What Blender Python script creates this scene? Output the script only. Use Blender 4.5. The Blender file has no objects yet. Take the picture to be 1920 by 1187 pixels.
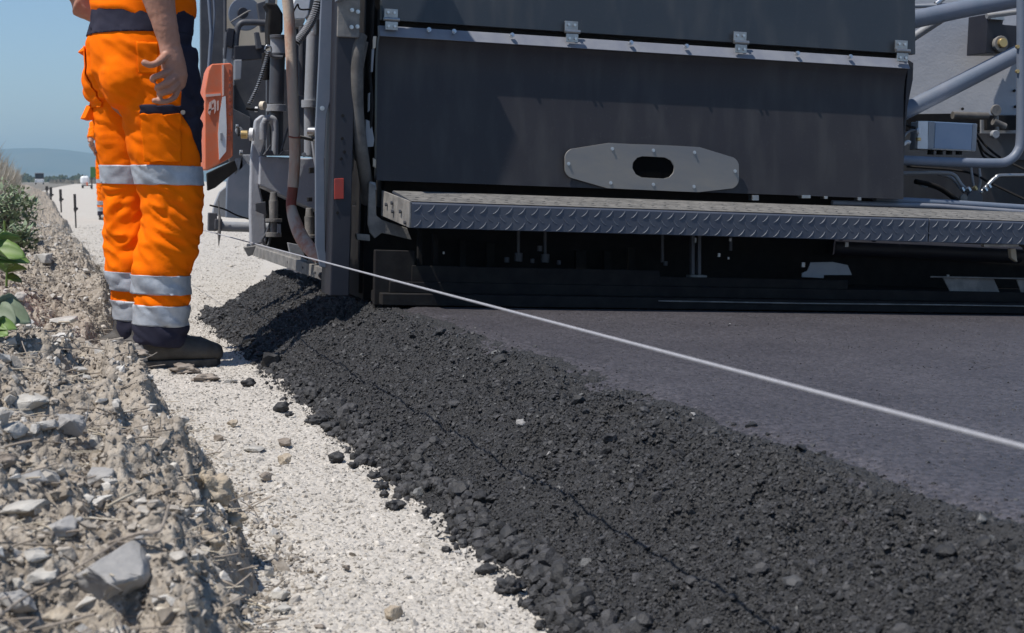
import bpy, bmesh, math, random
import numpy as np
from mathutils import Vector, Matrix, Euler, noise as mnoise

R = math.radians
C = bpy.context.scene.collection
SC = bpy.context.scene
# ------------------------------------------------------------------ camera
FPX = 3000.0
CAMH = 0.58
VPX, VPY = 75.0, 340.0
PITCH = math.atan((593.5 - VPY) / FPX)
YAW = math.atan((960 - VPX) / FPX * math.cos(PITCH))
cam_d = bpy.data.cameras.new('camera')
cam_d.sensor_width = 36.0
cam_d.lens = FPX / 1920 * 36.0
cam_d.clip_start = 0.05
cam_d.clip_end = 60000
cam_d.dof.use_dof = True
cam_d.dof.focus_distance = 4.6
cam_d.dof.aperture_fstop = 15.0
cam = bpy.data.objects.new('camera', cam_d)
C.objects.link(cam)
cam.location = (0, 0, CAMH)
cam.rotation_euler = (R(90) - PITCH, 0, -YAW)
SC.camera = cam
CAMM = Matrix.Translation((0, 0, CAMH)) @ Euler((R(90) - PITCH, 0, -YAW)).to_matrix().to_4x4()
CAMF = (CAMM.to_3x3() @ Vector((0, 0, -1))).normalized()

# ------------------------------------------------------------------ light
SUN_EL, SUN_A = 64.0, 15.0          # elevation, and how far the light travels away from +X
w = bpy.data.worlds.new('World'); SC.world = w; w.use_nodes = True
wn = w.node_tree.nodes; wl = w.node_tree.links
for n in list(wn): wn.remove(n)
sky = wn.new('ShaderNodeTexSky'); sky.sky_type = 'NISHITA'; sky.sun_disc = False
sky.sun_elevation = R(SUN_EL); sky.sun_rotation = R(270 - SUN_A)
sky.air_density = 1.0; sky.dust_density = 0.0; sky.ozone_density = 6.0; sky.altitude = 1500
bg = wn.new('ShaderNodeBackground'); bg.inputs[1].default_value = 0.10
wo = wn.new('ShaderNodeOutputWorld')
wl.new(sky.outputs[0], bg.inputs[0]); wl.new(bg.outputs[0], wo.inputs[0])
sd = bpy.data.lights.new('sun', 'SUN'); sd.energy = 4.2; sd.angle = R(0.53); sd.color = (1.0, 0.955, 0.89)
sun = bpy.data.objects.new('sun', sd); C.objects.link(sun)
sdir = Vector((math.cos(R(SUN_A)) * math.cos(R(SUN_EL)), math.sin(R(SUN_A)) * math.cos(R(SUN_EL)), -math.sin(R(SUN_EL))))
sun.rotation_euler = sdir.to_track_quat('-Z', 'Y').to_euler()
SC.view_settings.view_transform = 'Standard'
SC.view_settings.look = 'None'
SC.view_settings.exposure = 0.32
SC.view_settings.gamma = 1.0
SC.view_settings.use_curve_mapping = False
SC.cycles.max_bounces = 6
SC.cycles.volume_bounces = 0

# ------------------------------------------------------------------ pixel helpers (photo pixels -> points in the place)
def ray(px, py):
    d = Vector(((px - 960) / FPX, -(py - 593.5) / FPX, -1.0))
    return (CAMM.to_3x3() @ d)
def aty(px, py, Y):
    d = ray(px, py); return Vector((0, 0, CAMH)) + d * (Y / d.y)
def atx(px, py, X):
    d = ray(px, py); return Vector((0, 0, CAMH)) + d * (X / d.x)
def atz(px, py, Z):
    d = ray(px, py); return Vector((0, 0, CAMH)) + d * ((Z - CAMH) / d.z)

# ------------------------------------------------------------------ noise
def _h(ix, iy, seed):
    n = (ix.astype(np.int64) * 374761393 + iy.astype(np.int64) * 668265263 + seed * 1442695041) & 0xFFFFFFFF
    n = ((n ^ (n >> 13)) * 1274126177) & 0xFFFFFFFF
    return ((n ^ (n >> 16)) & 0xFFFFFF) / float(0xFFFFFF)
def vn(x, y, seed=0):
    x = np.asarray(x, float); y = np.asarray(y, float)
    ix = np.floor(x); iy = np.floor(y); fx = x - ix; fy = y - iy
    fx = fx * fx * (3 - 2 * fx); fy = fy * fy * (3 - 2 * fy)
    a = _h(ix, iy, seed); b = _h(ix + 1, iy, seed); c = _h(ix, iy + 1, seed); d = _h(ix + 1, iy + 1, seed)
    return (a + (b - a) * fx) * (1 - fy) + (c + (d - c) * fx) * fy
def fbm(x, y, seed=0, o=4, g=.5):
    s = 0; a = 1; t = 0
    for k in range(o):
        s = s + a * (vn(x * 2 ** k + 17.3 * k, y * 2 ** k - 9.1 * k, seed + k) - .5); t += a; a *= g
    return s / t * 2
def worley(x, y, seed=0):
    x = np.asarray(x, float); y = np.asarray(y, float)
    ix = np.floor(x); iy = np.floor(y); best = np.full(np.broadcast(x, y).shape, 9.0); hid = np.zeros_like(best)
    for dx in (-1, 0, 1):
        for dy in (-1, 0, 1):
            cx = ix + dx; cy = iy + dy
            px = cx + _h(cx, cy, seed); py = cy + _h(cx, cy, seed + 7)
            d = np.hypot(px - x, py - y); m = d < best
            best = np.where(m, d, best); hid = np.where(m, _h(cx, cy, seed + 13), hid)
    return best, hid

# ------------------------------------------------------------------ tagging
def tag(o, label=None, cat=None, group=None, kind=None):
    if label: o['label'] = label
    if cat: o['category'] = cat
    if group: o['group'] = group
    if kind: o['kind'] = kind
    return o
def empty(name, loc=(0, 0, 0), rot=(0, 0, 0)):
    o = bpy.data.objects.new(name, None); o.empty_display_size = .05
    o.location = loc; o.rotation_euler = rot; C.objects.link(o); return o
def link(name, me, mat, parent=None):
    o = bpy.data.objects.new(name, me); C.objects.link(o)
    if mat is not None: me.materials.append(mat)
    if parent is not None: o.parent = parent
    return o
def np_mesh(name, V, F, smooth=False, attr=None):
    V = np.asarray(V, np.float32); F = np.asarray(F, np.int32); k = F.shape[1]
    me = bpy.data.meshes.new(name)
    me.vertices.add(len(V)); me.vertices.foreach_set('co', V.ravel())
    me.loops.add(F.size); me.loops.foreach_set('vertex_index', F.ravel())
    me.polygons.add(len(F)); me.polygons.foreach_set('loop_start', np.arange(0, F.size, k, dtype=np.int32))
    me.polygons.foreach_set('use_smooth', np.full(len(F), smooth))
    me.update(calc_edges=True); me.validate()
    if attr is not None:
        a = me.attributes.new('rnd', 'FLOAT', 'POINT'); a.data.foreach_set('value', np.asarray(attr, np.float32))
    return me
def grid_mesh(name, xs, ys, zf, smooth=True):
    X, Y = np.meshgrid(xs, ys); Z = zf(X, Y)
    V = np.stack([X.ravel(), Y.ravel(), Z.ravel()], 1)
    nx, ny = len(xs), len(ys)
    i = np.arange(nx - 1)[None, :] + nx * np.arange(ny - 1)[:, None]
    F = np.stack([i, i + 1, i + 1 + nx, i + nx], -1).reshape(-1, 4)
    return np_mesh(name, V, F, smooth)

# ------------------------------------------------------------------ mesh builder
class MB:
    def __init__(s): s.v = []; s.f = []
    def add(s, vs, fs):
        b = len(s.v); s.v += [tuple(p) for p in vs]; s.f += [tuple(b + i for i in q) for q in fs]; return s
    def box(s, c, d, rot=None):
        vs = []
        for z in (-1, 1):
            for x, y in ((-1, -1), (1, -1), (1, 1), (-1, 1)):
                p = Vector((x * d[0] / 2, y * d[1] / 2, z * d[2] / 2))
                if rot is not None: p = rot @ p
                vs.append(Vector(c) + p)
        return s.add(vs, [(3, 2, 1, 0), (4, 5, 6, 7), (0, 1, 5, 4), (1, 2, 6, 5), (2, 3, 7, 6), (3, 0, 4, 7)])
    def bb(s, a, b):
        return s.box([(a[i] + b[i]) / 2 for i in range(3)], [abs(b[i] - a[i]) for i in range(3)])
    def prism(s, pts, ex):
        n = len(pts); ex = Vector(ex); vs = [Vector(p) for p in pts] + [Vector(p) + ex for p in pts]
        return s.add(vs, [tuple(range(n))[::-1], tuple(range(n, 2 * n))] + [(i, (i + 1) % n, n + (i + 1) % n, n + i) for i in range(n)])
    def ring(s, outer, inner, ex):
        n = len(outer); ex = Vector(ex)
        vs = [Vector(p) for p in outer] + [Vector(p) for p in inner] + [Vector(p) + ex for p in outer] + [Vector(p) + ex for p in inner]
        fs = []
        for i in range(n):
            j = (i + 1) % n
            fs += [(i, j, n + j, n + i), (2 * n + j, 2 * n + i, 3 * n + i, 3 * n + j), (j, i, 2 * n + i, 2 * n + j), (n + i, n + j, 3 * n + j, 3 * n + i)]
        return s.add(vs, fs)
    def loft(s, pts, rad, ref=(0, 0, 1), n=16, cap=True, round_ends=False):
        pts = [Vector(p) for p in pts]; rad = [(r, r) if not isinstance(r, (tuple, list)) else r for r in rad]
        if round_ends:
            def ends(p, q, r):
                d = (p - q).normalized(); m = (r[0] + r[1]) / 2
                return [(p + d * m * .92, (r[0] * .3, r[1] * .3)), (p + d * m * .7, (r[0] * .7, r[1] * .7)), (p + d * m * .38, (r[0] * .92, r[1] * .92))]
            a = ends(pts[0], pts[1], rad[0]); b = ends(pts[-1], pts[-2], rad[-1])[::-1]
            pts = [x[0] for x in a] + pts + [x[0] for x in b]; rad = [x[1] for x in a] + rad + [x[1] for x in b]
        vs = []; m = len(pts); ref = Vector(ref); pu = None
        for i, p in enumerate(pts):
            t = (pts[min(i + 1, m - 1)] - pts[max(i - 1, 0)]).normalized()
            u = ref - t * ref.dot(t)
            if u.length < .05: u = pu if pu is not None else Vector((1, 0, 0)) - t * t.x
            u.normalize(); pu = u; v = t.cross(u)
            for k in range(n):
                a = 2 * math.pi * k / n
                vs.append(p + u * rad[i][0] * math.cos(a) + v * rad[i][1] * math.sin(a))
        fs = [(i * n + k, i * n + (k + 1) % n, (i + 1) * n + (k + 1) % n, (i + 1) * n + k) for i in range(m - 1) for k in range(n)]
        if cap: fs += [tuple(range(n))[::-1], tuple((m - 1) * n + k for k in range(n))]
        return s.add(vs, fs)
    def tube(s, pts, r, n=14, ref=(.31, .2, .93)): return s.loft(pts, [r] * len(pts), ref=ref, n=n)
    def cyl(s, a, b, r, r2=None, n=18): return s.loft([a, b], [r, r if r2 is None else r2], ref=(.31, .2, .93), n=n)
    def ball(s, c, r, n=14):
        if not isinstance(r, (tuple, list)): r = (r, r, r)
        vs = []; fs = []; m = n // 2
        for i in range(1, m):
            for k in range(n):
                a = math.pi * i / m; b = 2 * math.pi * k / n
                vs.append((c[0] + r[0] * math.sin(a) * math.cos(b), c[1] + r[1] * math.sin(a) * math.sin(b), c[2] + r[2] * math.cos(a)))
        q = m - 1; vs += [(c[0], c[1], c[2] + r[2]), (c[0], c[1], c[2] - r[2])]
        for i in range(q - 1):
            for k in range(n): fs.append((i * n + k, (i + 1) * n + k, (i + 1) * n + (k + 1) % n, i * n + (k + 1) % n))
        for k in range(n):
            fs.append((q * n, k, (k + 1) % n)); fs.append((q * n + 1, (q - 1) * n + (k + 1) % n, (q - 1) * n + k))
        return s.add(vs, fs)
    def mesh(s, name):
        me = bpy.data.meshes.new(name); me.from_pydata(s.v, [], s.f); me.update()
        bm = bmesh.new(); bm.from_mesh(me); bmesh.ops.recalc_face_normals(bm, faces=bm.faces); bm.to_mesh(me); bm.free()
        return me
    def build(s, name, mat, parent=None, bevel=0.0, smooth=True, ang=35, seg=2):
        me = s.mesh(name)
        if smooth:
            me.polygons.foreach_set('use_smooth', [True] * len(me.polygons)); me.set_sharp_from_angle(angle=R(ang))
        o = link(name, me, mat, parent)
        if bevel:
            md = o.modifiers.new('bevel', 'BEVEL'); md.width = bevel; md.segments = seg; md.limit_method = 'ANGLE'; md.angle_limit = R(35)
            md.harden_normals = True
        return o
def smooth_path(pts, k=6):
    P = [Vector(p) for p in pts]; P = [P[0] * 2 - P[1]] + P + [P[-1] * 2 - P[-2]]; out = []
    for i in range(1, len(P) - 2):
        for j in range(k):
            t = j / k; a, b, c, d = P[i - 1:i + 3]
            out.append(.5 * ((2 * b) + (c - a) * t + (2 * a - 5 * b + 4 * c - d) * t * t + (3 * b - a - 3 * c + d) * t ** 3))
    return out + [P[-2]]

# ------------------------------------------------------------------ materials
def newmat(name):
    m = bpy.data.materials.new(name); m.use_nodes = True; nt = m.node_tree
    b = nt.nodes['Principled BSDF']; return m, nt, b
def sock(b, k): return b.inputs[k]
def mat(name, col, rough=.5, metal=0.0, col2=None, sc=8.0, amt=1.0, bump=0.0, bsc=60.0, spec=.5, lo=.4, hi=.65, streak=None, coat=0.0):
    m, nt, b = newmat(name); N = nt.nodes; L = nt.links
    b.inputs['Roughness'].default_value = rough; b.inputs['Metallic'].default_value = metal
    b.inputs['Specular IOR Level'].default_value = spec; b.inputs['Coat Weight'].default_value = coat
    tc = N.new('ShaderNodeTexCoord')
    src = tc.outputs['Object']
    if streak:
        mp = N.new('ShaderNodeMapping'); mp.inputs['Scale'].default_value = streak; L.new(src, mp.inputs[0]); src2 = mp.outputs[0]
    else: src2 = src
    if col2 is None: b.inputs['Base Color'].default_value = (*col, 1)
    else:
        nz = N.new('ShaderNodeTexNoise'); nz.inputs['Scale'].default_value = sc; nz.inputs['Detail'].default_value = 6; nz.inputs['Roughness'].default_value = .65
        L.new(src2, nz.inputs['Vector'])
        r = N.new('ShaderNodeValToRGB'); r.color_ramp.elements[0].position = lo; r.color_ramp.elements[1].position = hi
        r.color_ramp.elements[0].color = (*col, 1); r.color_ramp.elements[1].color = (*col2, 1)
        L.new(nz.outputs['Fac'], r.inputs[0]); L.new(r.outputs[0], b.inputs['Base Color'])
        mr = N.new('ShaderNodeMapRange'); mr.inputs[3].default_value = max(.05, rough - .08); mr.inputs[4].default_value = min(1, rough + .15)
        L.new(nz.outputs['Fac'], mr.inputs[0]); L.new(mr.outputs[0], b.inputs['Roughness'])
    if bump:
        n2 = N.new('ShaderNodeTexNoise'); n2.inputs['Scale'].default_value = bsc; n2.inputs['Detail'].default_value = 4
        L.new(src, n2.inputs['Vector']); bp = N.new('ShaderNodeBump'); bp.inputs['Strength'].default_value = 1.0; bp.inputs['Distance'].default_value = bump
        L.new(n2.outputs['Fac'], bp.inputs['Height']); L.new(bp.outputs[0], b.inputs['Normal'])
    return m
def attrmat(name, stops, rough=.85, bump=.0015, bsc=220.0, spec=.3, vary=.35, vsc=90.0):
    """one stone = one shade, picked from the ramp by its own random number, broken up by fine noise"""
    m, nt, b = newmat(name); N = nt.nodes; L = nt.links
    b.inputs['Roughness'].default_value = rough; b.inputs['Specular IOR Level'].default_value = spec
    at = N.new('ShaderNodeAttribute'); at.attribute_name = 'rnd'
    r = N.new('ShaderNodeValToRGB'); cr = r.color_ramp
    while len(cr.elements) < len(stops): cr.elements.new(.5)
    for e, (p, c) in zip(cr.elements, stops): e.position = p; e.color = (*c, 1)
    L.new(at.outputs['Fac'], r.inputs[0])
    tc = N.new('ShaderNodeTexCoord'); nz = N.new('ShaderNodeTexNoise'); nz.inputs['Scale'].default_value = vsc; nz.inputs['Detail'].default_value = 5
    L.new(tc.outputs['Object'], nz.inputs['Vector'])
    mr = N.new('ShaderNodeMapRange'); mr.inputs[1].default_value = .3; mr.inputs[2].default_value = .7; mr.inputs[3].default_value = 1 - vary; mr.inputs[4].default_value = 1 + vary * .6
    L.new(nz.outputs['Fac'], mr.inputs[0])
    mx = N.new('ShaderNodeVectorMath'); mx.operation = 'SCALE'; L.new(r.outputs[0], mx.inputs[0]); L.new(mr.outputs[0], mx.inputs['Scale'])
    L.new(mx.outputs[0], b.inputs['Base Color'])
    if bump:
        n2 = N.new('ShaderNodeTexNoise'); n2.inputs['Scale'].default_value = bsc; n2.inputs['Detail'].default_value = 3
        L.new(tc.outputs['Object'], n2.inputs['Vector']); bp = N.new('ShaderNodeBump'); bp.inputs['Distance'].default_value = bump
        L.new(n2.outputs['Fac'], bp.inputs['Height']); L.new(bp.outputs[0], b.inputs['Normal'])
    return m
def groundmat(name, cols, sc1, sc2, bump, bsc, rough=.95, spec=.2):
    """two noises over four colours, with worley grains"""
    m, nt, b = newmat(name); N = nt.nodes; L = nt.links
    b.inputs['Roughness'].default_value = rough; b.inputs['Specular IOR Level'].default_value = spec
    tc = N.new('ShaderNodeTexCoord')
    n1 = N.new('ShaderNodeTexNoise'); n1.inputs['Scale'].default_value = sc1; n1.inputs['Detail'].default_value = 8; n1.inputs['Roughness'].default_value = .7
    v = N.new('ShaderNodeTexVoronoi'); v.inputs['Scale'].default_value = sc2
    L.new(tc.outputs['Object'], n1.inputs['Vector']); L.new(tc.outputs['Object'], v.inputs['Vector'])
    r1 = N.new('ShaderNodeValToRGB'); r1.color_ramp.elements[0].position = .35; r1.color_ramp.elements[1].position = .65
    r1.color_ramp.elements[0].color = (*cols[0], 1); r1.color_ramp.elements[1].color = (*cols[1], 1)
    r2 = N.new('ShaderNodeValToRGB'); r2.color_ramp.elements[0].color = (*cols[2], 1); r2.color_ramp.elements[1].color = (*cols[3], 1)
    sep = N.new('ShaderNodeSeparateColor'); L.new(v.outputs['Color'], sep.inputs[0])
    L.new(n1.outputs['Fac'], r1.inputs[0]); L.new(sep.outputs[0], r2.inputs[0])
    mx = N.new('ShaderNodeMix'); mx.data_type = 'RGBA'; mx.inputs[0].default_value = .5
    L.new(r1.outputs[0], mx.inputs[6]); L.new(r2.outputs[0], mx.inputs[7]); L.new(mx.outputs[2], b.inputs['Base Color'])
    ad = N.new('ShaderNodeMath'); ad.operation = 'SUBTRACT'
    n2 = N.new('ShaderNodeTexNoise'); n2.inputs['Scale'].default_value = bsc; n2.inputs['Detail'].default_value = 5; L.new(tc.outputs['Object'], n2.inputs['Vector'])
    L.new(n2.outputs['Fac'], ad.inputs[0]); L.new(v.outputs['Distance'], ad.inputs[1])
    bp = N.new('ShaderNodeBump'); bp.inputs['Distance'].default_value = bump; L.new(ad.outputs[0], bp.inputs['Height']); L.new(bp.outputs[0], b.inputs['Normal'])
    return m

M = {}
M['gravel'] = groundmat('crushed_limestone', [(.42, .39, .35), (.53, .495, .45), (.40, .375, .335), (.57, .54, .49)], 2.2, 110, .004, 160)
M['earth'] = groundmat('dry_stony_earth', [(.23, .19, .15), (.41, .36, .30), (.21, .18, .145), (.46, .42, .365)], 9, 70, .006, 120)
M['pebble'] = attrmat('limestone_pebble', [(0, (.34, .31, .27)), (.2, (.44, .41, .365)), (.7, (.53, .495, .445)), (1, (.60, .565, .515))])
M['clod'] = attrmat('earth_crumb', [(0, (.11, .092, .075)), (.25, (.27, .235, .195)), (.6, (.40, .36, .31)), (.85, (.48, .45, .405)), (1, (.57, .55, .515))])
M['aggregate'] = attrmat('bitumen_coated_stone', [(0, (.022, .022, .023)), (.5, (.046, .046, .048)), (.93, (.062, .061, .064)), (.985, (.075, .075, .077)), (1, (.19, .19, .185))], rough=.62, spec=.35, bump=.0012, bsc=420)
M['pile'] = groundmat('loose_asphalt', [(.024, .024, .025), (.052, .052, .054), (.022, .022, .023), (.06, .06, .062)], 40, 190, .006, 300, rough=.68, spec=.35)
def matmat():
    m, nt, b = newmat('fresh_asphalt_mat'); N = nt.nodes; L = nt.links
    tc = N.new('ShaderNodeTexCoord'); v = N.new('ShaderNodeTexVoronoi'); v.inputs['Scale'].default_value = 130
    n1 = N.new('ShaderNodeTexNoise'); n1.inputs['Scale'].default_value = 3.5; n1.inputs['Detail'].default_value = 7; n1.inputs['Roughness'].default_value = .65
    n2 = N.new('ShaderNodeTexNoise'); n2.inputs['Scale'].default_value = 240; n2.inputs['Detail'].default_value = 3
    for q in (v, n1, n2): L.new(tc.outputs['Object'], q.inputs['Vector'])
    r = N.new('ShaderNodeValToRGB'); r.color_ramp.elements[0].position = .3; r.color_ramp.elements[1].position = .7
    r.color_ramp.elements[0].color = (.047, .043, .049, 1); r.color_ramp.elements[1].color = (.067, .062, .069, 1)
    L.new(n1.outputs['Fac'], r.inputs[0])
    sep = N.new('ShaderNodeSeparateColor'); L.new(v.outputs['Color'], sep.inputs[0])
    mr = N.new('ShaderNodeMapRange'); mr.inputs[1].default_value = 0; mr.inputs[2].default_value = 1; mr.inputs[3].default_value = .6; mr.inputs[4].default_value = 1.4
    L.new(sep.outputs[0], mr.inputs[0])
    mx = N.new('ShaderNodeVectorMath'); mx.operation = 'SCALE'; L.new(r.outputs[0], mx.inputs[0]); L.new(mr.outputs[0], mx.inputs['Scale']); L.new(mx.outputs[0], b.inputs['Base Color'])
    b.inputs['Roughness'].default_value = .5; b.inputs['Specular IOR Level'].default_value = .55
    ad = N.new('ShaderNodeMath'); ad.operation = 'SUBTRACT'; L.new(n2.outputs['Fac'], ad.inputs[0]); L.new(v.outputs['Distance'], ad.inputs[1])
    bp = N.new('ShaderNodeBump'); bp.inputs['Distance'].default_value = .0022; L.new(ad.outputs[0], bp.inputs['Height']); L.new(bp.outputs[0], b.inputs['Normal'])
    return m
M['mat'] = matmat()
M['rock'] = mat('pale_limestone_rock', (.34, .325, .30), .85, col2=(.52, .50, .46), sc=14, bump=.003, bsc=60, spec=.25)
M['rock_grey'] = mat('blue_grey_rock', (.27, .265, .26), .85, col2=(.41, .395, .375), sc=12, bump=.003, bsc=50, spec=.3)
M['rock_tan'] = mat('tan_clay_stone', (.33, .275, .21), .95, col2=(.50, .435, .345), sc=26, bump=.007, bsc=90, spec=.2)
M['rock_brown'] = mat('brown_dusty_stone', (.19, .16, .135), .9, col2=(.32, .28, .24), sc=20, bump=.003, bsc=70, spec=.2)
M['straw'] = mat('dry_straw', (.42, .36, .27), .8, col2=(.60, .55, .46), sc=30, spec=.3)
M['twig'] = mat('grey_dead_twig', (.20, .17, .14), .85, col2=(.36, .31, .26), sc=40, bump=.001, bsc=200)
M['panel'] = mat('dark_machine_paint', (.034, .029, .031), .38, col2=(.052, .047, .045), sc=2.2, lo=.42, hi=.75, spec=.38, bump=.0006, bsc=9, streak=(1, 1, .4))
def panelmat(name, c1, c2, dust, rough, spec):
    m_ = mat(name, c1, rough, col2=c2, sc=2.2, lo=.42, hi=.75, spec=spec, bump=.0006, bsc=9); nt = m_.node_tree; N = nt.nodes; L = nt.links; b = N['Principled BSDF']
    tc = N.new('ShaderNodeTexCoord'); a = N.new('ShaderNodeTexNoise'); a.inputs['Scale'].default_value = 170; a.inputs['Detail'].default_value = 2; c = N.new('ShaderNodeTexNoise'); c.inputs['Scale'].default_value = 5; c.inputs['Detail'].default_value = 6
    L.new(tc.outputs['Object'], a.inputs['Vector']); mp = N.new('ShaderNodeMapping'); mp.inputs['Scale'].default_value = (3, 1, .7); L.new(tc.outputs['Object'], mp.inputs[0]); L.new(mp.outputs[0], c.inputs['Vector'])
    r1 = N.new('ShaderNodeMapRange'); r1.inputs[1].default_value = .66; r1.inputs[2].default_value = .74; L.new(a.outputs['Fac'], r1.inputs[0])
    r2 = N.new('ShaderNodeMapRange'); r2.inputs[1].default_value = .48; r2.inputs[2].default_value = .72; r2.inputs[4].default_value = .5; L.new(c.outputs['Fac'], r2.inputs[0])
    mx = N.new('ShaderNodeMath'); mx.operation = 'MAXIMUM'; sc_ = N.new('ShaderNodeMath'); sc_.operation = 'MULTIPLY'; sc_.inputs[1].default_value = .55; L.new(r1.outputs[0], sc_.inputs[0]); L.new(sc_.outputs[0], mx.inputs[0]); L.new(r2.outputs[0], mx.inputs[1])
    old = b.inputs['Base Color'].links[0].from_socket; mm = N.new('ShaderNodeMix'); mm.data_type = 'RGBA'; L.new(mx.outputs[0], mm.inputs[0]); L.new(old, mm.inputs[6]); mm.inputs[7].default_value = (*dust, 1); L.new(mm.outputs[2], b.inputs['Base Color']); return m_
M['panel'] = panelmat('dusty_dark_machine_paint', (.032, .030, .035), (.042, .040, .043), (.070, .068, .068), .42, .30)
M['panel_up'] = panelmat('dusty_blue_black_paint', (.030, .036, .044), (.040, .045, .052), (.075, .075, .075), .32, .5)
M['flange'] = mat('grey_blue_flange_paint', (.17, .18, .215), .45, col2=(.21, .22, .245), sc=12)
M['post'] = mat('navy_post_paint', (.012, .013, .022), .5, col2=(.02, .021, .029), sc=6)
M['postside'] = mat('light_blue_grey_paint', (.13, .16, .21), .45, col2=(.17, .19, .24), sc=8)  # paint of rails and tubes; on the post it stands for sunlight
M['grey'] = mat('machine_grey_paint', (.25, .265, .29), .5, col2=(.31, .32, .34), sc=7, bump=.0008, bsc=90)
M['grey_lt'] = mat('painted_sunlight_grey', (.36, .375, .41), .5, col2=(.43, .44, .47), sc=5, bump=.0008, bsc=90)  # paler copy of the machine grey, with sunlight put into the colour
M['grey_dk'] = mat('machine_dark_grey', (.055, .058, .07), .5, col2=(.085, .087, .095), sc=9)
M['grey_dust'] = mat('dusty_steel', (.15, .145, .14), .75, col2=(.27, .255, .235), sc=18, bump=.001, bsc=120)
M['black'] = mat('black_rubber_grime_and_shade', (.014, .013, .014), .8, col2=(.024, .023, .022), sc=20, spec=.15)  # rubber and grime, also the painted shade of parts under the step
M['void'] = mat('slot_shade_black', (.006, .006, .006), .95, spec=.02)  # near-black that paints the darkness inside the slot
M['steel'] = mat('galvanised_steel', (.40, .41, .42), .32, .85, col2=(.30, .30, .30), sc=25)
M['bolt'] = mat('zinc_bolt', (.55, .56, .58), .3, .9)
M['plate'] = mat('brushed_steel_plate', (.225, .222, .222), .5, .3, col2=(.33, .295, .25), sc=3, streak=(1, 1, 3), lo=.35, hi=.75)
M['tread'] = mat('tread_plate_paint', (.055, .065, .092), .42, col2=(.075, .083, .105), sc=8)
M['ridge'] = mat('worn_tread_ridge', (.15, .16, .185), .5, .15, col2=(.08, .09, .115), sc=30)
M['treadtop'] = mat('dusty_tread_top', (.105, .103, .10), .85, col2=(.18, .174, .165), sc=22, bump=.002, bsc=110)
M['rust'] = mat('rusty_painted_tube', (.58, .48, .39), .75, col2=(.50, .20, .12), sc=12, streak=(1, 1, .3), lo=.42, hi=.58, bump=.0008, bsc=120)
M['rustred'] = mat('red_oxide_paint', (.30, .07, .045), .7, col2=(.22, .10, .07), sc=25)
M['hose'] = mat('dusty_rubber_hose', (.075, .07, .066), .7, col2=(.15, .14, .13), sc=14)
M['orange_p'] = mat('faded_orange_paint', (.70, .15, .055), .5, col2=(.60, .19, .10), sc=12)
M['white_p'] = mat('white_paint', (.78, .79, .80), .5, col2=(.68, .69, .70), sc=12)
M['pink_p'] = mat('pale_lettering', (.70, .50, .43), .6)
M['red_r'] = mat('red_reflector', (.36, .035, .02), .3, col2=(.28, .04, .03), sc=30)
M['cream'] = mat('cream_cab_paint', (.68, .60, .48), .6, col2=(.58, .52, .43), sc=6)
M['boxblue'] = mat('lid_reflection_blue', (.22, .29, .40), .35, col2=(.27, .33, .43), sc=6)  # blue is a reflection put into the lid colour
M['brass'] = mat('brass_fitting', (.55, .40, .18), .35, .7)
M['string'] = mat('white_guide_cord', (.36, .36, .385), .8, col2=(.30, .30, .325), sc=60)
M['stake'] = mat('dark_weathered_stake', (.035, .032, .030), .7, col2=(.07, .065, .06), sc=30)
def cloth(name, c1, c2, rough=.85, sc=7, sheen=.0):
    m = mat(name, c1, rough, col2=c2, sc=sc, lo=.5, hi=.8, bump=.0006, bsc=900, spec=.25); m.node_tree.nodes['Principled BSDF'].inputs['Sheen Weight'].default_value = sheen; m.node_tree.nodes['Principled BSDF'].inputs['Specular IOR Level'].default_value = .1
    return m
M['orange'] = cloth('hi_vis_orange_cloth', (1.0, .18, .0), (.86, .135, .004))
M['navy'] = cloth('navy_cloth', (.028, .028, .045), (.045, .043, .062))
M['refl'] = mat('reflective_tape', (.36, .39, .43), .45, .15, col2=(.48, .51, .55), sc=18, bump=.0015, bsc=45)
M['boot'] = mat('dusty_boot_leather', (.032, .029, .027), .65, col2=(.075, .068, .060), sc=12, bump=.001, bsc=140)
M['heel'] = mat('dust_caked_leather', (.46, .43, .39), .9, col2=(.34, .31, .275), sc=16, bump=.001, bsc=120)
M['sole'] = mat('boot_sole_rubber', (.035, .032, .03), .8, col2=(.10, .09, .08), sc=25)
M['skin'] = mat('sunburnt_skin', (.36, .175, .115), .5, col2=(.42, .215, .15), sc=18, bump=.0008, bsc=160)
M['skin'].node_tree.nodes['Principled BSDF'].inputs['Subsurface Weight'].default_value = .08
M['skin'].node_tree.nodes['Principled BSDF'].inputs['Subsurface Radius'].default_value = (.01, .004, .002)
M['hair'] = mat('brown_hair', (.05, .03, .02), .7, col2=(.08, .05, .03), sc=60, bump=.002, bsc=200)
M['leaf'] = mat('bright_green_leaf', (.085, .16, .02), .5, col2=(.13, .22, .035), sc=25)
M['leafgrey'] = mat('grey_green_leaf', (.11, .15, .085), .6, col2=(.17, .21, .14), sc=25)
M['leafpale'] = mat('pale_dusty_leaf', (.19, .25, .15), .7, col2=(.26, .32, .20), sc=25)
for k in ('leaf', 'leafgrey'):
    b_ = M[k].node_tree.nodes['Principled BSDF']; b_.inputs['Transmission Weight'].default_value = 0.0; b_.inputs['Sheen Weight'].default_value = .2
M['hill'] = mat('far_wooded_hill', (.045, .06, .035), .95, col2=(.09, .09, .055), sc=.004)
M['treeline'] = mat('far_tree_foliage', (.035, .05, .025), .9, col2=(.07, .08, .04), sc=.5)
M['field'] = mat('grey_dry_verge', (.14, .13, .11), .95, col2=(.22, .20, .17), sc=.3)
M['green_p'] = mat('green_sign_paint', (.05, .15, .035), .5, col2=(.07, .17, .05), sc=3)
M['glass_d'] = mat('dark_windscreen', (.02, .03, .045), .15, spec=.8)
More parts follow.
